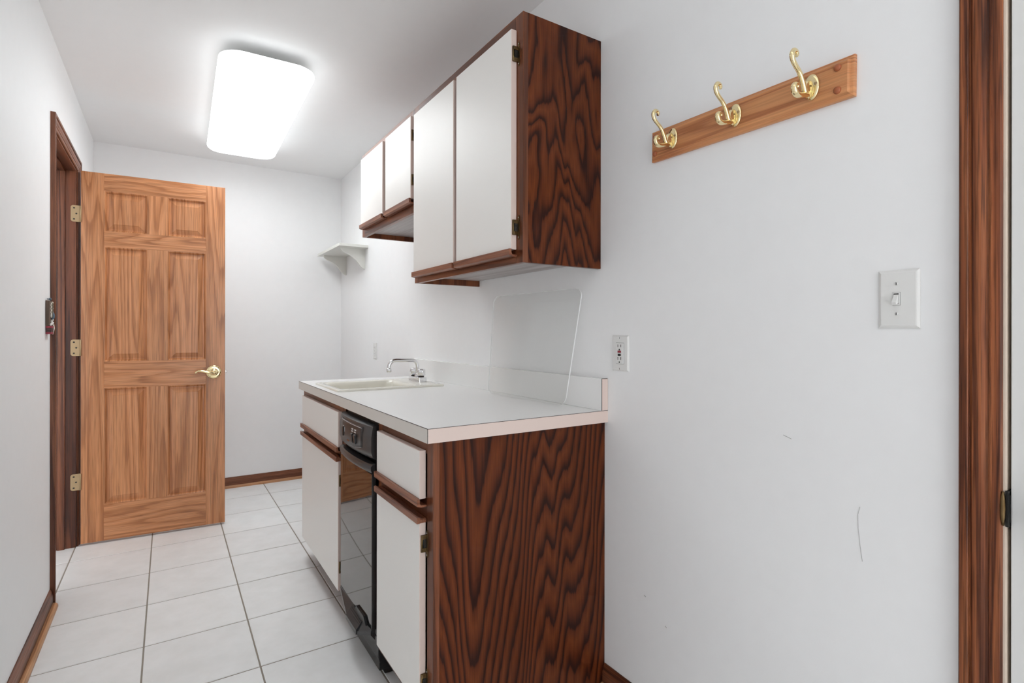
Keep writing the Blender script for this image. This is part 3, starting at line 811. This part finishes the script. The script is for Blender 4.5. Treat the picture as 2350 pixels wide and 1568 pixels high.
# ---------------------------------------------------------------- clear sheet leaning on the wall
def sheet():
    t = thing('acrylic_sheet', (-0.07, 1.68, CT_Z), 'clear rounded acrylic sheet leaning against the wall on the counter', 'plastic sheet')
    A = Vector((-0.0880, 1.918, CT_Z + 0.0015)); Bv = Vector((-0.0600, 1.442, CT_Z + 0.0015)); Tr = Vector((-0.0048, 1.414, 1.319)); Tl = Tr + (A - Bv) + Vector((-0.004, 0.066, -0.001))
    def P(u, v): return (A * (1 - u) + Bv * u) * (1 - v) + (Tl * (1 - u) + Tr * u) * v
    rr = 0.075
    outline = [P(x, y) for x, y in round_rect(0, 1, 0, 1, rr, 8)]
    nrm = (Bv - A).cross(Tl - A).normalized()
    if nrm.x > 0: nrm = -nrm
    b = bmesh.new()
    f1 = [b.verts.new(p + nrm * 0.0045) for p in outline]; f2 = [b.verts.new(p) for p in outline]
    n = len(outline)
    mb = MB(); ic = mb.mi('clear'); ie = mb.mi('clear_edge')
    F = b.faces.new(f1); G = b.faces.new(f2[::-1]); rim = []
    for s in range(n): rim.append(b.faces.new((f1[s], f2[s], f2[(s + 1) % n], f1[(s + 1) % n])))
    bmesh.ops.recalc_face_normals(b, faces=b.faces[:])
    for f in b.faces: f.material_index = ie if f in rim else ic
    vm = {}
    for v in b.verts: vm[v] = mb.bm.verts.new(v.co)
    for f in b.faces:
        q = mb.bm.faces.new([vm[v] for v in f.verts]); q.material_index = f.material_index
    b.free()
    mb.build('sheet', 'clear', t)
sheet()

# ---------------------------------------------------------------- trash compactor
tc = thing('trash_compactor', (-0.30, 1.945, 0), 'black built in trash compactor with mirror dark front between the cabinets', 'trash compactor')
KY0, KY1 = 1.7525, 2.1375
KC, KH = (KY0 + KY1) / 2, (KY1 - KY0) / 2
BOW = 0.013
def bow(y): return -BOW * (1 - ((y - KC) / KH) ** 2)
def bowed(prof, y0, y1, mat, nseg=18, k=1.0):
    """prof: (x, z) closed outline; the front of it (x below the back) follows the bow of the appliance."""
    mb = MB(); t = bmesh.new(); rings = []
    xb = max(p[0] for p in prof)
    for i in range(nseg + 1):
        y = y0 + (y1 - y0) * i / nseg
        rings.append([t.verts.new((x + (k * bow(y) if x < xb - 0.004 else 0), y, z)) for x, z in prof])
    n = len(prof)
    for a, b_ in zip(rings, rings[1:]):
        for s in range(n):
            f = t.faces.new((a[s], a[(s + 1) % n], b_[(s + 1) % n], b_[s])); f.smooth = True
    t.faces.new(rings[0][::-1]); t.faces.new(rings[-1])
    bmesh.ops.recalc_face_normals(t, faces=t.faces[:])
    for e in t.edges:
        if len(e.link_faces) == 2 and e.calc_face_angle(0) > 0.7: e.smooth = False
    i = mb.mi(mat); vm = {}
    for v in t.verts: vm[v] = mb.bm.verts.new(v.co)
    for f in t.faces:
        q = mb.bm.faces.new([vm[v] for v in f.verts]); q.smooth = f.smooth; q.material_index = i
    mb.bm.edges.ensure_lookup_table()
    for e in t.edges:
        if not e.smooth:
            ne = mb.bm.edges.get((vm[e.verts[0]], vm[e.verts[1]]))
            if ne: ne.smooth = False
    t.free()
    return mb
XK = -0.636
B(-0.610, -0.05, KY0 + 0.002, KY1 - 0.002, 0.02, 0.862, 0.002).build('body', 'black', tc)
bowed([(XK + 0.010, 0.851), (XK + 0.002, 0.846), (XK - 0.0035, 0.81), (XK - 0.0035, 0.762), (XK + 0.003, 0.741), (XK + 0.010, 0.7360), (-0.6085, 0.7360), (-0.6085, 0.851)], KY0, KY1, 'charcoal').build('control_panel', 'charcoal', tc)
cp = [o for o in bpy.data.objects if o.name == 'control_panel'][0]
def on_panel(y, z): return (XK - 0.0035 + bow(y) - 0.0006, y, z)
# inset dark face with white hairline, knob, two rockers
mb = MB(); t = bmesh.new(); cols = []
ya, yb = 1.822, 2.100
for i in range(13):
    y = ya + (yb - ya) * i / 12
    x = XK - 0.0035 + bow(y) - 0.0005
    zt = 0.836 if True else 0
    k = (y - ya) / (yb - ya)
    zb = 0.757 + 0.010 * (1 - k) ** 3 - 0.010 * k
    zt2 = 0.836
    xt = x + 0.0026
    cols.append((t.verts.new((xt, y, zt2)), t.verts.new((x, y, 0.81)), t.verts.new((x, y, zb))))
for a, b_ in zip(cols, cols[1:]):
    for s in range(2):
        f = t.faces.new((a[s], a[s + 1], b_[s + 1], b_[s])); f.smooth = True
bmesh.ops.recalc_face_normals(t, faces=t.faces[:])
r = bmesh.ops.extrude_face_region(t, geom=t.faces[:])
bmesh.ops.translate(t, verts=[v for v in r['geom'] if isinstance(v, bmesh.types.BMVert)], vec=(0.0015, 0, 0))
bmesh.ops.recalc_face_normals(t, faces=t.faces[:])
mb._join(t, 'brown_black'); mb.build('control_face', 'brown_black', cp)
def hair(y0, z0, y1, z1, r=0.0009, mat='print', n=8, dx=-0.0008):
    pts = []
    for i in range(n + 1):
        y = y0 + (y1 - y0) * i / n; z = z0 + (z1 - z0) * i / n
        x = XK - 0.0035 + bow(y) + dx + (0.0026 * max(0, (z - 0.81) / 0.026))
        pts.append((x, y, z))
    return MB().tube(pts, r, 6, mat)
hair(1.835, 0.832, 2.085, 0.832).build('printed_line', 'print', cp)
hair(1.832, 0.766, 1.890, 0.757, 0.0006).build('printed_line', 'print', cp)
x_, y_, z_ = on_panel(2.052, 0.790)
mb = MB(); mb.prism(round_rect(2.052 - 0.0105, 2.052 + 0.0105, 0.772, 0.808, 0.0102, 6), 'x', x_ - 0.0035, x_ + 0.002, 'black', bevel=0.001)
mb.build('key_switch', 'black', cp)
hair(2.044, 0.8095, 2.060, 0.8095, 0.0010, n=3).build('printed_mark', 'print', cp)
hair(2.030, 0.808, 2.030, 0.790, 0.0008, n=3).build('printed_mark', 'print', cp)
for yr in (1.925, 1.893):
    x_, _, _ = on_panel(yr, 0.80)
    mb = MB(); mb.prism([(x_ + 0.002, 0.768), (x_ - 0.003, 0.769), (x_ - 0.0065, 0.798), (x_ - 0.002, 0.802), (x_ + 0.002, 0.802)], 'y', yr - 0.010, yr + 0.010, 'charcoal', bevel=0.001)
    mb.build('rocker_switch', 'charcoal', cp)
    for dz in (0.8085, 0.8165):
        x2 = XK - 0.0035 + bow(yr) - 0.0010 + 0.0026 * max(0, (dz - 0.81) / 0.026)
        B(x2 - 0.0004, x2 + 0.002, yr - 0.009, yr + 0.009, dz - 0.0022, dz + 0.0022).build('printed_label', 'print', cp)
for i in range(7):
    y = 1.995 - i * 0.0052
    x2 = XK - 0.0035 + bow(y) - 0.0008
    B(x2, x2 + 0.002, y - 0.0018, y + 0.0018, 0.7645 - (i % 2) * 0.001, 0.7685 + (i % 3) * 0.0006).build('printed_letter', 'print_orange', cp)
bowed([(XK + 0.010, 0.7215), (XK + 0.001, 0.7195), (XK - 0.0045, 0.713), (XK - 0.0045, 0.702), (XK - 0.001, 0.692), (XK + 0.012, 0.689), (XK + 0.012, 0.7215)], KY0, KY1, 'charcoal').build('handle_lip', 'charcoal', tc)
fp = bowed([(XK + 0.002, 0.6890), (XK - 0.0005, 0.6870), (XK - 0.0005, 0.168), (XK + 0.002, 0.166), (XK + 0.014, 0.166), (XK + 0.014, 0.6890)], KY0 + 0.004, KY1 - 0.002, 'black_glass', 24, 0.12).build('drawer_front', 'black_glass', tc)
bowed([(XK + 0.003, 0.6890), (XK + 0.0005, 0.6870), (XK + 0.0005, 0.168), (XK + 0.003, 0.166), (XK + 0.014, 0.166), (XK + 0.014, 0.6890)], KY0 + 0.0005, KY0 + 0.0038, 'charcoal', 2).build('front_frame', 'charcoal', tc)
# foot pedal: wedge across the foot of the drawer with a ribbed pad
mb = MB(); t = bmesh.new(); rings = []
for y, p in ((KY0 + 0.004, 0.002), (1.835, 0.024), (1.965, 0.024), (KY1 - 0.004, 0.002)):
    rings.append([t.verts.new(c) for c in ((XK + 0.012, y, 0.1655), (XK - 0.001, y, 0.1655), (XK - 0.001 - p, y, 0.162 - 1.25 * p), (XK - 0.001 - p, y, 0.150 - 1.25 * p), (XK + 0.012, y, 0.128))])
for a_, b_ in zip(rings, rings[1:]):
    for q in range(5): t.faces.new((a_[q], a_[(q + 1) % 5], b_[(q + 1) % 5], b_[q]))
t.faces.new(rings[0][::-1]); t.faces.new(rings[-1]); bmesh.ops.recalc_face_normals(t, faces=t.faces[:])
mb._join(t, 'charcoal'); pd = mb.build('foot_bar', 'charcoal', tc)
x0_, z0_, x1_, z1_ = XK - 0.003, 0.1645, XK - 0.0262, 0.1345          # sloping top of the bar
mb = MB(); mb.prism([(x0_, z0_ + 0.0012), (x1_ - 0.003, z1_ + 0.001), (x1_ - 0.003, z1_ - 0.015), (x1_ + 0.002, z1_ - 0.015), (x1_ + 0.002, z1_ - 0.002), (x0_, z0_ - 0.003)], 'y', 1.838, 1.962, 'charcoal')
pad = mb.build('pedal', 'charcoal', pd)
for i in range(6):
    q = (i + 0.5) / 6.0
    xr = x0_ + (x1_ - x0_) * q; zr = z0_ + (z1_ - z0_) * q + 0.0014
    MB().tube([(xr, 1.842, zr), (xr, 1.958, zr)], 0.0014, 6).build('rib', 'rubber', pad)
mb = MB(); mb.prism([(1.795, 0.164), (1.820, 0.186), (1.905, 0.186), (1.925, 0.164)], 'x', XK - 0.0085, XK - 0.0005, 'black'); mb.build('pedal_bracket', 'black', pd)
mb = MB(); mb.prism([(-0.612, 0.125), (-0.612, 0.06), (-0.590, 0.004), (-0.10, 0.004), (-0.10, 0.125)], 'y', KY0 + 0.004, KY1 - 0.004, 'black')
mb.build('toe_base', 'black', tc)

# ---------------------------------------------------------------- coat rack with three brass hooks
rk = thing('coat_rack', (0, 0.82, 1.70), 'pine coat rack board with three polished brass double hooks', 'coat rack')
rk.rotation_euler = (math.radians(0.8), 0, 0)
RYC, RZC = 0.822, 1.7067
def rlocal(mb, name, mat, parent=None):
    """Mesh authored in rack coordinates (x out of the wall, y along, z up; origin at the board centre)."""
    me = bpy.data.meshes.new(name)
    bmesh.ops.translate(mb.bm, verts=mb.bm.verts[:], vec=Vector((0, RYC - 0.82, RZC - 1.70)) if parent is None else Vector((0, 0, 0)))
    mb.bm.to_mesh(me); mb.bm.free()
    for x in (mb.mats or [M[mat]]): me.materials.append(x)
    o = bpy.data.objects.new(name, me); COL.objects.link(o); o.parent = parent or rk
    return o
RL, RH = 0.2765, 0.0437
mb = MB(); t = bmesh.new(); rings = []
for ins, x in ((0, -0.0005), (0, -0.009), (0.002, -0.0105), (0.007, -0.0118), (0.0085, -0.0155), (0.0105, -0.018)):
    rings.append([t.verts.new((x, y, z)) for y, z in ((-RL + ins, -RH + ins), (RL - ins, -RH + ins), (RL - ins, RH - ins), (-RL + ins, RH - ins))])
for a, b_ in zip(rings, rings[1:]):
    for s in range(4): t.faces.new((a[s], a[(s + 1) % 4], b_[(s + 1) % 4], b_[s]))
t.faces.new(rings[0]); t.faces.new(rings[-1]); bmesh.ops.recalc_face_normals(t, faces=t.faces[:])
mb._join(t, 'pine'); rlocal(mb, 'board', 'pine')
for y in (-0.2465, 0.2575):
    for z in (-0.024, 0.024):
        rlocal(MB().lathe([(0.0078, 0), (0.0078, 0.001), (0.0068, 0.0035), (0.004, 0.0052), (0, 0.0057)], (-0.018, y, z), '-x', 20, 'peg'), 'wood_plug', 'peg')
def smooth_path(ctrl, n=6):
    out = []
    P_ = [ctrl[0]] + ctrl + [ctrl[-1]]
    for i in range(1, len(P_) - 2):
        p0, p1, p2, p3 = [Vector(q) for q in P_[i - 1:i + 3]]
        for k in range(n):
            u = k / n
            out.append(0.5 * ((2 * p1) + (-p0 + p2) * u + (2 * p0 - 5 * p1 + 4 * p2 - p3) * u * u + (-p0 + 3 * p1 - 3 * p2 + p3) * u ** 3))
    out.append(Vector(ctrl[-1])); return out
def lerp_list(v, n):
    out = []
    for i in range(n):
        q = i / (n - 1) * (len(v) - 1); a = int(min(q, len(v) - 2)); out.append(v[a] + (v[a + 1] - v[a]) * (q - a))
    return out
hook_first = None
def hook_parts():
    h = bpy.data.objects.new('coat_hook', None); COL.objects.link(h); h.parent = rk
    h['label'] = 'polished brass double coat hook'
    mb = MB(); mb.lathe([(0.0285, 0), (0.0285, 0.0022), (0.0265, 0.0045), (0.020, 0.0052), (0.0, 0.0056)], (-0.018, 0, 0), '-x', 36, 'brass', scale=(1.0, 0.60))
    # raised spine of the plate, widening towards the stem
    mb.lathe([(0.0215, 0.004), (0.0195, 0.010), (0.0165, 0.017), (0.0135, 0.023), (0.010, 0.0265), (0, 0.028)], (-0.018, 0.002, -0.006), '-x', 28, 'brass', scale=(1.0, 0.34))
    rlocal(mb, 'back_plate', 'brass', h)
    up_ = smooth_path([(-0.030, 0, -0.016), (-0.040, 0, -0.020), (-0.0475, 0, -0.014), (-0.0535, 0, -0.002), (-0.061, 0, 0.011), (-0.071, 0, 0.022), (-0.085, 0, 0.031), (-0.095, 0, 0.040), (-0.098, 0, 0.051), (-0.092, 0, 0.0605), (-0.083, 0, 0.0610), (-0.0785, 0, 0.0555), (-0.0815, 0, 0.0515)])
    mb = MB(); mb.tube(up_, lerp_list([0.0052, 0.0060, 0.0062, 0.0058, 0.0054, 0.0050, 0.0050, 0.0052, 0.0054, 0.0052, 0.0046, 0.0040, 0.0032], len(up_)), 14, 'brass', flat=(1.0, (0, 1, 0)))
    rlocal(mb, 'upper_prong', 'brass', h)
    lo = smooth_path([(-0.036, 0, -0.021), (-0.048, 0, -0.0235), (-0.062, 0, -0.0275), (-0.076, 0, -0.0300), (-0.0865, 0, -0.0255), (-0.0900, 0, -0.0165), (-0.0855, 0, -0.0095), (-0.0775, 0, -0.0095), (-0.0755, 0, -0.0145)])
    mb = MB(); mb.tube(lo, lerp_list([0.0050, 0.0055, 0.0056, 0.0058, 0.0056, 0.0052, 0.0046, 0.0040, 0.0030], len(lo)), 14, 'brass', flat=(1.25, (0, 1, 0)))
    rlocal(mb, 'lower_prong', 'brass', h)
    for s in (-1,):
        mb = MB(); mb.lathe([(0.0036, 0), (0.003, 0.0014), (0.0012, 0.0018), (0, 0.0012)], (-0.0230, s * 0.0105, 0.004), '-x', 14, 'brass_dull')
        rlocal(mb, 'screw', 'brass_dull', h)
    return h
h0 = hook_parts()
hook_pos = (1.014, 0.817, 0.629)
def place(h, y): h.location = (0, y - 0.82, 1.7085 - 1.70)
place(h0, hook_pos[0])
for y in hook_pos[1:]:
    c = h0.copy(); COL.objects.link(c); c.parent = rk
    for ch in h0.children:
        d = ch.copy(); COL.objects.link(d); d.parent = c
    place(c, y)

# ---------------------------------------------------------------- wall plates
def bevel_plate(y0, y1, z0, z1, t, ch):
    mb = MB(); b = bmesh.new(); rings = []
    for ins, x in ((0, -0.0003), (0, -t * 0.35), (ch * 0.6, -t * 0.85), (ch, -t)):
        rings.append([b.verts.new((x, y, z)) for y, z in ((y0 + ins, z0 + ins), (y1 - ins, z0 + ins), (y1 - ins, z1 - ins), (y0 + ins, z1 - ins))])
    for p, q in zip(rings, rings[1:]):
        for s in range(4): b.faces.new((p[s], p[(s + 1) % 4], q[(s + 1) % 4], q[s]))
    b.faces.new(rings[0]); b.faces.new(rings[-1]); bmesh.ops.recalc_face_normals(b, faces=b.faces[:])
    mb._join(b, 'white_plastic'); return mb
def plate_screw(y, z, parent, x=-0.006):
    o = MB().lathe([(0.0032, 0), (0.0028, 0.0012), (0, 0.0014)], (x, y, z), '-x', 14).build('screw', 'white_plastic', parent)
    B(x - 0.0018, x - 0.0008, y - 0.0006, y + 0.0006, z - 0.0027, z + 0.0027).build('slot', 'slot', o)
sw = thing('light_switch', (0, 0.468, 1.231), 'white toggle light switch on an oversized plate by the oak casing', 'light switch')
bevel_plate(0.4325, 0.5035, 1.1735, 1.2885, 0.0062, 0.006).build('plate', 'white_plastic', sw)
SY, SZ = 0.4705, 1.2315
B(-0.0072, -0.006, SY - 0.0062, SY + 0.0062, SZ - 0.0128, SZ + 0.0128, 0.0004).build('toggle_frame', 'white_plastic', sw)
fr_ = MB()
for a in ((SY - 0.0066, SY - 0.0061, SZ - 0.0131, SZ + 0.0131), (SY + 0.0061, SY + 0.0064, SZ - 0.0131, SZ + 0.0131), (SY - 0.0066, SY + 0.0064, SZ + 0.0127, SZ + 0.0131), (SY - 0.0066, SY + 0.0064, SZ - 0.0131, SZ - 0.0127)):
    fr_.box(-0.0066, -0.006, *a)
fr_.build('toggle_shadow_gap', 'slot', sw)
B(-0.0076, -0.006, SY - 0.0040, SY + 0.0044, SZ - 0.0095, SZ + 0.0105).build('toggle_slot', 'slot', sw)
mb = MB(); mb.prism([(-0.006, SZ + 0.0085), (-0.0082, SZ + 0.0082), (-0.019, SZ - 0.0075), (-0.0175, SZ - 0.0120), (-0.0075, SZ - 0.0085), (-0.006, SZ - 0.008)], 'y', SY - 0.0038, SY + 0.0040, 'white_plastic', bevel=0.0006)
mb.build('toggle', 'white_plastic', sw)
plate_screw(SY, SZ + 0.0295, sw, -0.0062); plate_screw(SY, SZ - 0.0295, sw, -0.0062)

gf = thing('gfci_outlet', (0, 1.235, 1.098), 'white wall outlet with red and black buttons above the counter end', 'outlet')
GYc, GZc = 1.2345, 1.0990
bevel_plate(1.199, 1.270, 1.0425, 1.1555, 0.0058, 0.005).build('plate', 'white_plastic', gf)
ed = MB(); ed.box(-0.0060, -0.0050, GYc - 0.0172, GYc + 0.0172, GZc - 0.0337, GZc + 0.0337); ed.build('receptacle_gap', 'slot', gf)
rc = B(-0.0085, -0.005, GYc - 0.0165, GYc + 0.0165, GZc - 0.0330, GZc + 0.0330, 0.0008).build('receptacle', 'white_plastic', gf)
def slots(o, yc, zc, x):
    for dy in (-0.0064, 0.0064): B(x - 0.0003, x + 0.001, yc + dy - 0.0011, yc + dy + 0.0011, zc - 0.0040, zc + 0.0045).build('slot', 'slot', o)
    MB().lathe([(0.0026, 0), (0.0026, 0.0006), (0, 0.0006)], (x + 0.0002, yc, zc - 0.0115), '-x', 14).build('ground_hole', 'slot', o)
slots(rc, GYc, GZc + 0.0235, -0.0085); slots(rc, GYc, GZc - 0.0165, -0.0085)
B(-0.0098, -0.0085, GYc - 0.0072, GYc + 0.0072, GZc + 0.0018, GZc + 0.0088, 0.0005).build('reset_button', 'red', rc)
B(-0.0098, -0.0085, GYc - 0.0062, GYc + 0.0062, GZc - 0.0080, GZc - 0.0014, 0.0005).build('test_button', 'black', rc)
plate_screw(GYc, GZc + 0.049, gf, -0.0058); plate_screw(GYc, GZc - 0.049, gf, -0.0058)

fo = thing('duplex_outlet', (0, 3.623, 1.04), 'small white duplex outlet on the wall beyond the faucet', 'outlet')
bevel_plate(3.588, 3.658, 0.981, 1.094, 0.0062, 0.005).build('plate', 'white_plastic', fo)
for zc in (1.0575, 1.0175):
    mb = MB(); mb.prism([(3.623 - 0.0165, zc - 0.010), (3.623 - 0.010, zc - 0.0145), (3.623 + 0.010, zc - 0.0145), (3.623 + 0.0165, zc - 0.010), (3.623 + 0.0165, zc + 0.010), (3.623 + 0.010, zc + 0.0145), (3.623 - 0.010, zc + 0.0145), (3.623 - 0.0165, zc + 0.010)], 'x', -0.0080, -0.0055, 'white_plastic')
    q = mb.build('receptacle', 'white_plastic', fo)
    for dy in (-0.006, 0.006): B(-0.0083, -0.007, 3.623 + dy - 0.001, 3.623 + dy + 0.001, zc - 0.002, zc + 0.006).build('slot', 'scuff', q)
plate_screw(3.623, 1.0375, fo, -0.0062)

# ---------------------------------------------------------------- white wall shelf on scroll brackets
sh = thing('wall_shelf', (0, 4.11, 1.79), 'small white wall shelf on two curved brackets in the corner', 'shelf')
S0, S1 = 3.785, 4.440
B(-0.205, -0.0005, S0, S1, 1.7745, 1.7940, 0.0015).build('board', 'white_paint', sh)
curve = [(-0.0005, 1.7745), (-0.176, 1.7745), (-0.177, 1.768), (-0.172, 1.756), (-0.160, 1.745), (-0.140, 1.735), (-0.115, 1.725), (-0.090, 1.711), (-0.068, 1.692), (-0.050, 1.668), (-0.034, 1.648), (-0.018, 1.634), (-0.006, 1.628), (-0.0005, 1.628)]
for y0 in (3.855, 4.345): MB().prism(curve, 'y', y0, y0 + 0.018).build('bracket', 'white_paint', sh)

# ---------------------------------------------------------------- little folk-art hanging beside the doorway
M['bark'] = plain('dark_brown_wood', rgb(92, 74, 62), 0.7, vary=0.2, bscale=200)
M['cord'] = plain('cream_cord', rgb(226, 214, 200), 0.8)
M['bluegrey'] = plain('blue_grey_paint', rgb(92, 108, 122), 0.6)
M['olive'] = plain('olive_paint', rgb(120, 116, 98), 0.7)
M['cotton'] = plain('white_cotton', rgb(232, 228, 222), 0.9, bump=0.4, bscale=500)
M['plaid_red'] = plain('dull_red_cloth', rgb(150, 62, 74), 0.85)
M['plaid_dark'] = plain('dark_plaid_cloth', rgb(86, 66, 64), 0.85)
og = thing('wall_ornament', (XL, 2.86, 1.16), 'tiny dark wooden wall hanging with white cord and red striped foot', 'ornament')
HY0, HY1 = 2.845, 2.915
B(XL + 0.0005, XL + 0.012, HY0, HY1, 1.190, 1.294, 0.002).build('plaque', 'bark', og)
MB().lathe([(0.0045, 0), (0.0055, 0.004), (0.0045, 0.007), (0.002, 0.008), (0.0018, 0.014)], (XL + 0.016, 2.868, 1.300), '-x', 14).build('nail', 'bluegrey', og)
for k, (yy, za, zb) in enumerate(((2.872, 1.285, 1.225), (2.904, 1.290, 1.235))):
    c = MB()
    c.tube([(XL + 0.014 + 0.0015 * math.sin(i * 1.9), yy + 0.003 * math.cos(i * 1.9), za + (zb - za) * i / 14) for i in range(15)], [0.0020 + 0.0010 * (i % 2) for i in range(15)], 8)
    c.build('cord', 'cord', og)
B(XL + 0.012, XL + 0.018, 2.884, 2.899, 1.225, 1.286, 0.002).build('figure_coat', 'olive', og)
c = MB(); c.lathe([(0.0, -0.016), (0.004, -0.014), (0.0065, -0.006), (0.007, 0.002), (0.005, 0.010), (0.002, 0.015), (0, 0.016)], (XL + 0.017, 2.892, 1.232), 'z', 20); c.build('figure_body', 'bluegrey', og)
c = MB()
for (yy, zz, rr) in ((2.858, 1.193, 0.0035), (2.866, 1.196, 0.0045), (2.876, 1.198, 0.005), (2.888, 1.200, 0.0055), (2.900, 1.203, 0.005), (2.880, 1.209, 0.004), (2.870, 1.232, 0.003), (2.905, 1.215, 0.004)):
    c.lathe([(rr * math.sin(math.pi * i / 8), -rr * math.cos(math.pi * i / 8)) for i in range(9)], (XL + 0.015, yy, zz), 'z', 14)
co = c.build('cotton_trim', 'cotton', og)
for i in range(4):
    za = 1.190 - i * 0.0085
    B(XL + 0.0005, XL + 0.019 - i * 0.0006, HY0 + 0.002 + i * 0.0008, HY1 - 0.012, za - 0.0085, za, 0.0012).build('cloth_band', 'plaid_red' if i in (0, 3) else 'plaid_dark', og)
MB().tube([(XL + 0.017, 2.905, 1.196), (XL + 0.018, 2.908, 1.180), (XL + 0.016, 2.904, 1.165), (XL + 0.015, 2.906, 1.155)], [0.003, 0.0035, 0.003, 0.0022], 8).build('cord', 'cord', og)
